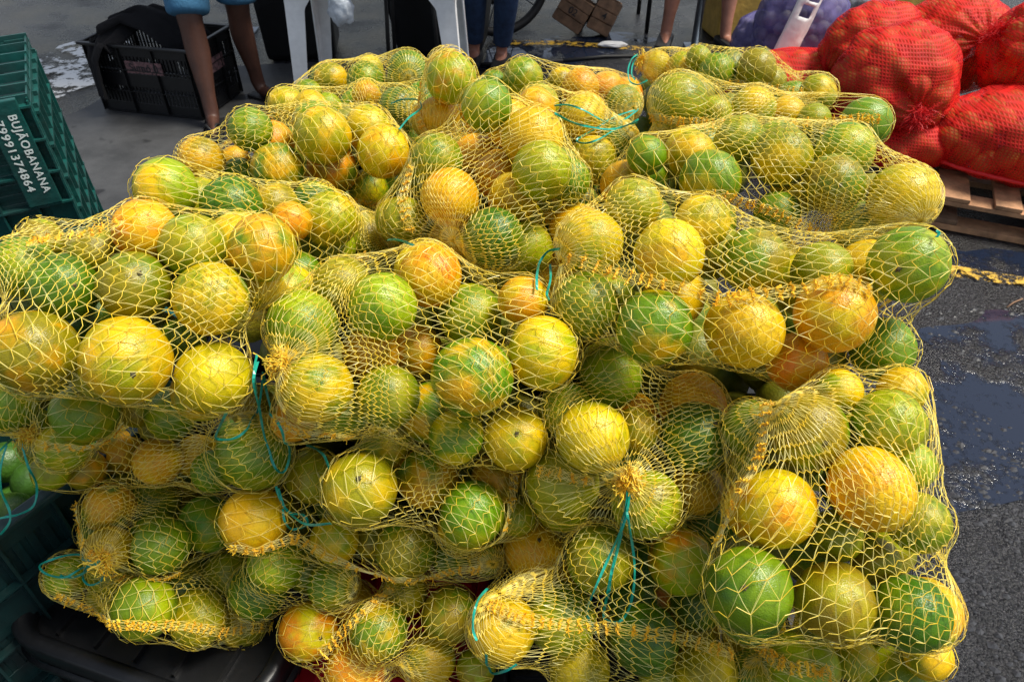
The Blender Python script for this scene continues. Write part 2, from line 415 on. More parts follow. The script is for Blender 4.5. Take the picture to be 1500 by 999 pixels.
SACKS = [{"key": "S1", "knot": [-0.2825, 0.6698, 1.0183], "tail": [-0.5871, 0.6363, 1.0638], "seam": [[-0.5279, 0.6847, 1.1128], [-0.5199, 0.7185, 1.0985], [-0.4721, 0.7076, 1.1099], [-0.4202, 0.6944, 1.1352]], "short": "big left front sack", "label": "big net sack of oranges on the left front of the pile, beside the green crates", "tie": 1},
{"key": "S2", "knot": [-0.2672, 0.5957, 1.016], "tail": [0.0744, 0.5884, 0.9975], "seam": [[-0.2663, 0.5749, 0.9529], [-0.2277, 0.547, 0.9639], [-0.1752, 0.5632, 0.9377]], "short": "centre front sack", "label": "net sack of oranges in the middle of the pile front, one golden orange on top", "tie": 1},
{"key": "S3", "knot": [0.0391, 0.7099, 1.0764], "tail": [0.4394, 0.6052, 1.105], "seam": [[0.0611, 0.6946, 1.0912], [0.1129, 0.6717, 1.0822], [0.147, 0.6188, 1.108], [0.2165, 0.6063, 1.0955], [0.2418, 0.6033, 1.1047], [0.3013, 0.615, 1.1021], [0.3303, 0.6115, 1.1191], [0.3622, 0.5999, 1.1131]], "short": "right front sack", "label": "long net sack lying across the right front of the pile, bulging at its right end", "tie": 1},
{"key": "S4", "knot": [-0.0893, 0.7984, 1.0258], "tail": [-0.0455, 0.9811, 1.1867], "seam": [[-0.1319, 0.9063, 1.0975], [-0.1437, 0.8661, 1.0688], [-0.1349, 0.8385, 1.0336]], "short": "upright centre top sack", "label": "net sack propped upright at the centre top of the pile, tied mouth down", "tie": 1},
{"key": "S5", "knot": [-0.1773, 0.9644, 0.9416], "tail": [-0.4657, 0.8194, 1.0995], "seam": [[-0.2881, 0.7951, 0.9709], [-0.2553, 0.818, 0.988], [-0.2443, 0.8811, 0.9529], [-0.2148, 0.9308, 0.9352]], "short": "left second-row sack", "label": "net sack of oranges wedged directly behind the big left front sack", "tie": 1},
{"key": "S6", "knot": [-0.1721, 1.1215, 0.9269], "tail": [-0.4978, 1.018, 1.044], "seam": [[-0.319, 0.9958, 1.0026], [-0.2697, 1.0405, 0.9719], [-0.2121, 1.0694, 0.9434], [-0.1932, 1.1452, 0.8799]], "short": "left third-row sack", "label": "net sack in the third row on the left with an orange seam below it", "tie": 0},
{"key": "S7", "knot": [-0.2055, 1.4981, 0.9953], "tail": [-0.449, 1.5026, 0.961], "seam": [], "short": "far back left sack", "label": "net sack of oranges farthest back on the left, under the white table", "tie": 0},
{"key": "S7c", "knot": [-0.1691, 1.3036, 1.0074], "tail": [-0.458, 1.3449, 0.9968], "seam": [], "short": "back left sack", "label": "net sack of oranges at the back left, a green cord lying on its right end", "tie": 1},
{"key": "S7b", "knot": [-0.1138, 1.1316, 1.019], "tail": [-0.089, 1.1424, 1.1665], "seam": [[-0.15, 1.1505, 1.1154], [-0.1507, 1.1409, 1.0694], [-0.1378, 1.127, 1.0353]], "short": "small upright back sack", "label": "narrow net sack standing at the back with one orange on top of another", "tie": 0},
{"key": "S8", "knot": [0.2514, 1.4241, 0.9572], "tail": [-0.0692, 1.481, 0.9836], "seam": [], "short": "far back middle sack", "label": "net sack of oranges farthest back in the middle, a red-blushed orange in it", "tie": 0},
{"key": "S9", "knot": [0.2056, 1.166, 1.0354], "tail": [0.0276, 1.152, 1.059], "seam": [], "short": "back middle sack", "label": "net sack of oranges at the back middle with a green cord looped over its top", "tie": 1},
{"key": "S10a", "knot": [0.2724, 1.62, 0.9858], "tail": [0.6443, 1.3922, 0.9841], "seam": [[0.377, 1.4388, 0.9956], [0.4367, 1.4209, 1.0132], [0.4849, 1.4005, 1.0104], [0.5705, 1.412, 0.9965]], "short": "farthest back right sack", "label": "net sack of oranges farthest back on the right, its yellow gathered mouth at left end", "tie": 1},
{"key": "S10b", "knot": [0.198, 1.0903, 1.0744], "tail": [0.5854, 1.0946, 1.067], "seam": [[0.2119, 1.1035, 1.0797], [0.2592, 1.0745, 1.0834], [0.3285, 1.1322, 1.0538], [0.5124, 1.1287, 1.0576], [0.5424, 1.1065, 1.0762], [0.571, 1.0946, 1.0725]], "short": "back right sack", "label": "long net sack of oranges at the back right ending in a single dark green orange", "tie": 0},
{"key": "S11", "knot": [0.5338, 0.8005, 1.0669], "tail": [0.133, 0.9288, 1.0554], "seam": [[0.2519, 0.8408, 1.0878], [0.3266, 0.8952, 1.0443], [0.3624, 0.8575, 1.0451], [0.4408, 0.8778, 0.9984]], "short": "right second-row sack", "label": "net sack of oranges behind the right front sack, one olive orange showing a dark scar", "tie": 1},
{"key": "S12a", "knot": [-0.6342, 0.6415, 0.8463], "tail": [-0.4624, 0.6577, 0.8854], "seam": [[-0.581, 0.6162, 0.8653], [-0.5226, 0.6055, 0.8736], [-0.4979, 0.6268, 0.8624], [-0.4667, 0.6357, 0.8776]], "short": "small tied left edge sack", "label": "net sack tied with green cord at the left edge, below the big left front sack", "tie": 1},
{"key": "S12b", "knot": [-0.2762, 0.6448, 0.8863], "tail": [-0.6306, 0.6328, 0.7966], "seam": [], "short": "left middle-row sack", "label": "net sack of small amber oranges under the big left front sack, one big green", "tie": 1},
{"key": "S13a", "knot": [-0.5398, 0.5537, 0.7063], "tail": [-0.3888, 0.6328, 0.6863], "seam": [[-0.5971, 0.6331, 0.732], [-0.5696, 0.5797, 0.7218], [-0.5321, 0.551, 0.6868], [-0.4829, 0.5462, 0.6653], [-0.4276, 0.5415, 0.6938]], "short": "lower left tied sack", "label": "net sack at the lower left, its gathered mouth tied with a bow of green cord", "tie": 1},
{"key": "S13b", "knot": [-0.0132, 0.5416, 0.7171], "tail": [-0.3478, 0.5459, 0.8049], "seam": [[-0.3443, 0.5282, 0.7814], [-0.309, 0.5291, 0.7729], [-0.2713, 0.5567, 0.7618], [-0.2319, 0.5385, 0.7444], [-0.1623, 0.5193, 0.729], [-0.1116, 0.5201, 0.723], [-0.08, 0.5459, 0.7027], [-0.0348, 0.5367, 0.7215]], "short": "lower middle sack", "label": "net sack under the centre front sack, long stitched seam wavering along its lower edge", "tie": 1},
{"key": "S14", "knot": [-0.3295, 0.5599, 0.5596], "tail": [-0.6432, 0.5544, 0.635], "seam": [[-0.6262, 0.553, 0.634], [-0.5947, 0.5553, 0.5951], [-0.5018, 0.4828, 0.6796], [-0.465, 0.4846, 0.6763], [-0.4353, 0.5104, 0.6299], [-0.3926, 0.5201, 0.5944], [-0.3473, 0.5585, 0.543]], "short": "bottom left sack", "label": "net sack lying on the black crate at the bottom left, yellow stitches below", "tie": 0},
{"key": "S21", "knot": [-0.2014, 0.5465, 0.6582], "tail": [-0.3676, 0.5312, 0.6534], "seam": [], "short": "small lower left sack", "label": "small net sack of three green oranges above the lone amber-red orange at the bottom", "tie": 0},
{"key": "S15", "knot": [-0.1607, 0.6392, 0.8861], "tail": [-0.0468, 0.4945, 0.8238], "seam": [[0.0017, 0.5922, 0.8449], [0.0, 0.5529, 0.842], [-0.0118, 0.5093, 0.829]], "short": "middle sack below centre", "label": "net sack of olive oranges below the centre front sack, bright green one at right", "tie": 0},
{"key": "S16", "knot": [-0.1424, 0.4608, 0.5993], "tail": [-0.176, 0.5601, 0.6561], "seam": [[-0.1598, 0.5463, 0.6618], [-0.1898, 0.4939, 0.6845], [-0.2171, 0.4804, 0.6589], [-0.2513, 0.4792, 0.6084]], "short": "bottom middle sack", "label": "net sack at the bottom middle edge, a bright amber orange pushing out on its left", "tie": 0},
{"key": "S17", "knot": [0.1267, 0.5286, 0.9091], "tail": [0.1466, 0.6346, 0.9704], "seam": [[0.0268, 0.5421, 0.9046], [0.0529, 0.5318, 0.9111], [0.0873, 0.5076, 0.9289]], "short": "knotted centre right sack", "label": "net sack facing forward, its mouth knotted and a long green cord hanging from it", "tie": 2},
{"key": "S18", "knot": [-0.0316, 0.4677, 0.7752], "tail": [0.2965, 0.4624, 0.732], "seam": [[-0.0272, 0.452, 0.7799], [0.0077, 0.4373, 0.7764], [0.0631, 0.4438, 0.7498], [0.1166, 0.4348, 0.7586], [0.192, 0.4224, 0.7589], [0.2644, 0.4277, 0.7096]], "short": "lower centre sack", "label": "net sack at the lower centre with a wide band of orange stitches across its front", "tie": 0},
{"key": "S19", "knot": [0.2665, 0.5435, 1.0156], "tail": [0.3108, 0.3366, 0.8822], "seam": [[0.2637, 0.5426, 1.0117], [0.2555, 0.5106, 0.9949], [0.2419, 0.4796, 0.9893], [0.2159, 0.4485, 0.9652], [0.1976, 0.4194, 0.9397]], "short": "tall right corner sack", "label": "tall net sack at the right corner with two golden oranges beside a bright green one", "tie": 0},
{"key": "S20", "knot": [0.2818, 0.4335, 0.6898], "tail": [0.4847, 0.3988, 0.7587], "seam": [[0.2815, 0.425, 0.7386], [0.2954, 0.3872, 0.7667], [0.3416, 0.3763, 0.7736]], "short": "bottom right sack", "label": "net sack under the tall right corner sack, cut off by the bottom edge", "tie": 0}]
ORANGES = [
["S1","YR",-0.4196,0.7295,1.1026,0.0359],
["S1","LG",-0.3558,0.7006,1.1009,0.0366],
["S1","AG",-0.276,0.6935,1.1019,0.0378],
["S1","OL",-0.5623,0.7536,1.0746,0.026],
["S1","GL",-0.5532,0.6955,1.075,0.0348],
["S1","DG",-0.4928,0.6604,1.0727,0.0375],
["S1","OG",-0.4119,0.6567,1.0773,0.0395],
["S1","OL",-0.4852,0.7253,1.0738,0.0302],
["S1","YG",-0.324,0.6387,1.0731,0.0411],
["S1","YL",-0.2919,0.7019,1.0388,0.0272],
["S1","OA",-0.502,0.588,1.0421,0.0445],
["S1","YL",-0.4002,0.5764,1.0409,0.0461],
["S1","YO",-0.3247,0.5897,1.0034,0.04],
["S1","GG",-0.379,0.6514,1.0039,0.026],
["S2","YR",-0.0964,0.7159,1.0494,0.0378],
["S2","LG",-0.1444,0.6588,1.0476,0.0397],
["S2","LG",-0.242,0.6645,1.0135,0.0426],
["S2","YG",-0.2157,0.5947,0.9833,0.0409],
["S2","AO",-0.1708,0.671,0.9661,0.0345],
["S2","AO",-0.119,0.7033,0.9448,0.0325],
["S2","GL",-0.0512,0.7159,0.9892,0.0403],
["S2","GY",-0.0429,0.5889,1.0051,0.0451],
["S2","GL",-0.1417,0.6087,0.956,0.0376],
["S2","GY",-0.0647,0.5837,0.9155,0.0331],
["S2","YL",0.004,0.5854,0.9113,0.0373],
["S2","YL",0.0341,0.6212,1.0114,0.0417],
["S2","AY",0.0135,0.6894,1.0332,0.0302],
["S2","AO",-0.254,0.5999,0.9269,0.026],
["S2","LO",-0.2064,0.7261,1.0293,0.0329],
["S3","YL",0.0918,0.7353,1.0814,0.0399],
["S3","LY",0.1437,0.7766,1.1076,0.0341],
["S3","YL",0.2163,0.732,1.111,0.0327],
["S3","YA",0.1715,0.68,1.1035,0.0388],
["S3","GO",0.0856,0.6724,1.0392,0.0389],
["S3","GY",0.1522,0.6141,1.0542,0.0422],
["S3","YA",0.2477,0.6118,1.0514,0.0422],
["S3","OG",0.272,0.6932,1.0849,0.0383],
["S3","AY",0.3422,0.6201,1.0671,0.042],
["S3","LL",0.3522,0.6938,1.0696,0.0349],
["S3","GL",0.4225,0.6567,1.105,0.0422],
["S3","GG",0.4227,0.6398,1.0004,0.0366],
["S3","AR",0.3203,0.6223,0.9973,0.0338],
["S4","YA",-0.0828,0.8776,1.0624,0.0391],
["S4","LG",-0.1037,0.943,1.0854,0.0358],
["S4","AY",-0.055,1.0413,1.0415,0.0353],
["S4","AR",-0.0199,0.9801,1.0413,0.0378],
["S4","YA",0.0009,0.9121,1.0433,0.0359],
["S4","GL",-0.0349,0.993,1.1415,0.0359],
["S4","YL",0.0283,0.9633,1.1071,0.0434],
["S4","LL",0.0384,0.8833,1.0993,0.0401],
["S4","GL",0.0783,0.9253,1.0634,0.0302],
["S4","DG",-0.0241,0.8287,1.0314,0.0411],
["S4","LO",-0.1473,0.88,1.0276,0.0317],
["S4","LO",0.019,0.872,0.9854,0.0381],
["S4","YL",0.015,0.9449,0.9856,0.0341],
["S5","LY",-0.4521,0.8669,1.0804,0.041],
["S5","DG",-0.3689,0.8588,1.0608,0.0395],
["S5","OY",-0.3281,0.9074,1.0331,0.0322],
["S5","AR",-0.2912,0.8493,1.0427,0.027],
["S5","LY",-0.2533,0.8955,1.0184,0.0398],
["S5","GG",-0.2883,0.835,0.9729,0.028],
["S5","LO",-0.2629,0.9235,0.9532,0.0342],
["S5","YL",-0.2619,1.007,0.8716,0.0379],
["S5","OL",-0.2258,0.9818,0.9331,0.0403],
["S6","AO",-0.4831,1.0609,1.025,0.0372],
["S6","GL",-0.4031,1.0829,1.0666,0.0347],
["S6","AR",-0.3915,1.134,1.0215,0.0368],
["S6","AA",-0.4579,1.1298,0.9909,0.026],
["S6","GG",-0.4382,1.0839,0.991,0.026],
["S6","GY",-0.3552,1.026,1.0277,0.0414],
["S6","LY",-0.2834,1.0465,1.0731,0.043],
["S6","AG",-0.2871,1.0825,1.0001,0.0415],
["S6","YL",-0.2269,1.1116,1.0538,0.0389],
["S6","YA",-0.1952,1.0409,1.0495,0.0413],
["S6","GY",-0.2389,1.1061,0.9508,0.0341],
["S6","GG",-0.2007,1.1524,0.9336,0.0307],
["S6","GL",-0.2454,1.156,0.8805,0.0413],
["S7","YO",-0.3917,1.59,0.9538,0.037],
["S7","GL",-0.3077,1.5386,0.9717,0.0401],
["S7","YL",-0.3078,1.606,0.9702,0.0296],
["S7","GL",-0.4305,1.5355,0.9452,0.0289],
["S7","DG",-0.2186,1.5495,0.9892,0.0414],
["S7","LG",-0.2394,1.6045,0.9409,0.0374],
["S7c","YL",-0.4346,1.3846,0.9804,0.0369],
["S7c","YA",-0.3784,1.3478,0.9943,0.0308],
["S7c","LL",-0.3571,1.395,0.9748,0.0266],
["S7c","GL",-0.3078,1.4291,0.9579,0.0381],
["S7c","AY",-0.2787,1.3881,0.9993,0.0288],
["S7c","DG",-0.2122,1.3316,0.9957,0.0407],
["S7c","GG",-0.1872,1.3345,0.9336,0.0288],
["S7b","LR",-0.0958,1.1587,1.1166,0.0409],
["S7b","YO",-0.1205,1.1705,1.0465,0.036],
["S8","LG",0.0218,1.4702,1.0015,0.0423],
["S8","GG",-0.0365,1.503,0.9766,0.0281],
["S8","OY",0.1052,1.5457,0.9632,0.0331],
["S8","RY",0.1392,1.4862,0.976,0.039],
["S8","AR",0.1999,1.5352,0.9555,0.036],
["S8","GL",0.2258,1.4678,0.9506,0.039],
["S8","YG",0.0803,1.5752,0.9204,0.0268],
["S9","AY",0.0399,1.1963,1.0544,0.0342],
["S9","YL",0.1164,1.1874,1.0416,0.0377],
["S9","LL",0.1025,1.2389,0.9944,0.0362],
["S9","LY",0.1328,1.1251,0.9944,0.0405],
["S9","GL",0.1782,1.1848,0.9991,0.0373],
["S9","GG",0.1108,1.0966,0.9122,0.026],
["S10a","YY",0.3152,1.6186,0.9731,0.0327],
["S10a","YL",0.362,1.5725,0.9837,0.0362],
["S10a","LL",0.3809,1.5288,1.0203,0.026],
["S10a","GL",0.4087,1.4744,1.0109,0.0381],
["S10a","OL",0.4781,1.4495,1.0267,0.0401],
["S10a","LY",0.6078,1.442,0.982,0.038],
["S10a","GG",0.4776,1.4828,0.9702,0.0279],
["S10a","GL",0.5798,1.4976,0.9515,0.0339],
["S10b","LG",0.2605,1.131,1.0914,0.045],
["S10b","YL",0.4016,1.1925,1.0536,0.0387],
["S10b","LO",0.3336,1.173,1.0547,0.0292],
["S10b","YL",0.4686,1.2151,1.0333,0.0326],
["S10b","LL",0.4957,1.1632,1.0461,0.028],
["S10b","GG",0.571,1.1426,1.0504,0.0409],
["S10b","YO",0.2577,1.1579,1.0164,0.0295],
["S10b","LO",0.3102,1.1899,1.0103,0.026],
["S11","LG",0.3306,1.0106,1.0811,0.0377],
["S11","OY",0.3725,0.9459,1.088,0.0424],
["S11","LG",0.4637,0.958,1.0903,0.0399],
["S11","OG",0.4287,0.8896,1.0762,0.041],
["S11","YL",0.5105,0.8608,1.0718,0.0446],
["S11","GL",0.4847,0.8962,1.007,0.0363],
["S11","GG",0.3668,0.8971,1.0261,0.0321],
["S11","GY",0.2639,0.8928,1.0806,0.0419],
["S11","YL",0.2529,0.9658,1.0804,0.0346],
["S11","GL",0.1849,0.9427,1.0916,0.0282],
["S11","AO",0.1636,0.9621,1.0354,0.0375],
["S11","GG",0.3792,0.9317,0.9786,0.0299],
["S12a","GL",-0.6498,0.6784,0.8745,0.037],
["S12a","GL",-0.5361,0.6548,0.8847,0.0403],
["S12a","LY",-0.5791,0.6434,0.8312,0.0317],
["S12a","OL",-0.6486,0.6942,0.8157,0.026],
["S12b","GL",-0.4708,0.7157,0.8161,0.0358],
["S12b","OL",-0.528,0.7347,0.8076,0.026],
["S12b","AO",-0.591,0.7443,0.7078,0.0339],
["S12b","AY",-0.4966,0.6861,0.7551,0.0344],
["S12b","AO",-0.4663,0.7289,0.7177,0.0323],
["S12b","GL",-0.4124,0.666,0.757,0.0301],
["S12b","OL",-0.627,0.6571,0.7676,0.026],
["S12b","OA",-0.6092,0.6908,0.7304,0.0292],
["S12b","GL",-0.3267,0.6252,0.8387,0.0475],
["S12b","OL",-0.3664,0.743,0.8019,0.033],
["S13a","AG",-0.5709,0.651,0.6949,0.0368],
["S13a","LG",-0.544,0.7011,0.6457,0.0413],
["S13a","GL",-0.4369,0.6446,0.667,0.0411],
["S13a","GG",-0.4716,0.5842,0.6999,0.0385],
["S13a","YO",-0.5487,0.5904,0.6862,0.0307],
["S13a","LG",-0.5649,0.5913,0.6272,0.0328],
["S13b","AY",-0.3313,0.5794,0.7635,0.0438],
["S13b","LO",-0.2669,0.6402,0.7779,0.0364],
["S13b","YL",-0.2337,0.578,0.7242,0.0324],
["S13b","OG",-0.1381,0.566,0.7233,0.041],
["S13b","OL",-0.0344,0.5682,0.7001,0.026],
["S13b","OO",-0.1909,0.5989,0.6943,0.026],
["S13b","GG",-0.0831,0.5788,0.6841,0.026],
["S14","LO",-0.6325,0.5933,0.6171,0.0321],
["S14","YL",-0.5903,0.589,0.5744,0.0279],
["S14","GL",-0.4881,0.5242,0.6484,0.0417],
["S14","LY",-0.4388,0.5437,0.5901,0.0401],
["S14","OY",-0.3965,0.5724,0.5316,0.0404],
["S14","OD",-0.4788,0.6238,0.5582,0.0391],
["S14","OL",-0.4157,0.6133,0.5928,0.0361],
["S21","LG",-0.3167,0.5675,0.6837,0.0384],
["S21","DG",-0.3549,0.5676,0.6185,0.0401],
["S21","GL",-0.2452,0.5601,0.6461,0.0354],
["S15","OY",-0.1769,0.5505,0.8629,0.0446],
["S15","AG",-0.1048,0.5971,0.8261,0.0392],
["S15","GL",-0.0475,0.5466,0.8215,0.0401],
["S15","LY",-0.1559,0.6386,0.8431,0.0314],
["S15","AO",-0.02,0.6105,0.8098,0.0331],
["S15","LL",0.0061,0.5805,0.7692,0.026],
["S16","RY",-0.2788,0.5212,0.5942,0.0402],
["S16","GY",-0.1756,0.4997,0.6354,0.0394],
["S16","YG",-0.112,0.4911,0.5756,0.037],
["S16","AR",-0.2108,0.4783,0.5689,0.0414],
["S16","OG",-0.083,0.5224,0.6346,0.0383],
["S16","YO",-0.1487,0.5609,0.6226,0.0312],
["S16","AA",-0.2296,0.5705,0.5835,0.0322],
["S16","OL",-0.0492,0.4845,0.564,0.0278],
["S17","LG",0.1209,0.6638,0.9359,0.04],
["S17","LG",0.0652,0.6223,0.9188,0.0342],
["S17","YL",0.0891,0.5585,0.9429,0.0408],
["S17","LY",0.1462,0.5991,0.9105,0.0273],
["S17","DG",0.2158,0.591,0.9075,0.0432],
["S17","AR",0.2307,0.6685,0.8793,0.0435],
["S17","OL",0.0603,0.5594,0.8618,0.045],
["S17","LO",0.1544,0.5276,0.8644,0.0406],
["S17","AO",0.2236,0.5725,0.8367,0.0331],
["S18","YA",0.0289,0.5721,0.7097,0.0406],
["S18","OG",0.1045,0.5026,0.794,0.0418],
["S18","LR",0.2011,0.5049,0.7849,0.0405],
["S18","LG",0.0604,0.4774,0.7055,0.0436],
["S18","YG",-0.0121,0.4506,0.7299,0.0403],
["S18","DG",0.1565,0.4414,0.7233,0.0417],
["S18","DG",0.2481,0.5573,0.7824,0.0306],
["S18","YO",0.0852,0.4495,0.6352,0.0387],
["S18","YO",0.2346,0.4263,0.6706,0.037],
["S18","DG",0.1516,0.507,0.6943,0.0329],
["S18","DG",0.2318,0.4996,0.6988,0.0326],
["S18","OL",0.2386,0.5037,0.6157,0.0382],
["S18","LG",0.1958,0.4477,0.6172,0.0348],
["S19","OG",0.3052,0.5221,0.9897,0.0393],
["S19","YL",0.3473,0.5681,1.0026,0.026],
["S19","LG",0.3806,0.5188,1.0062,0.0359],
["S19","YL",0.4142,0.5681,1.0046,0.026],
["S19","YA",0.2638,0.457,0.9486,0.0394],
["S19","AY",0.3476,0.4573,0.9792,0.0417],
["S19","LG",0.4092,0.4533,0.9313,0.0316],
["S19","GG",0.2629,0.5618,0.9536,0.0315],
["S19","LG",0.4134,0.5053,0.9571,0.0269],
["S19","GD",0.2303,0.3956,0.9031,0.0425],
["S19","OL",0.3195,0.3962,0.8812,0.0399],
["S19","DG",0.398,0.391,0.8674,0.0388],
["S19","LO",0.341,0.4645,0.8936,0.0273],
["S19","LO",0.3873,0.4524,0.8644,0.026],
["S19","GL",0.3346,0.4842,0.8453,0.0274],
["S19","LO",0.3704,0.5479,0.9544,0.0267],
["S19","LL",0.4199,0.491,0.8485,0.029],
["S20","LO",0.3299,0.405,0.7306,0.0409],
["S20","LY",0.4034,0.4264,0.7039,0.0273],
["S20","YL",0.4786,0.4179,0.7257,0.0267],
["S20","GL",0.4645,0.425,0.6662,0.0371],
["S20","YO",0.2993,0.4885,0.6352,0.0266],
["S20","GL",0.2985,0.4316,0.6473,0.0336],
["S20","LO",0.4608,0.4827,0.646,0.0263]]
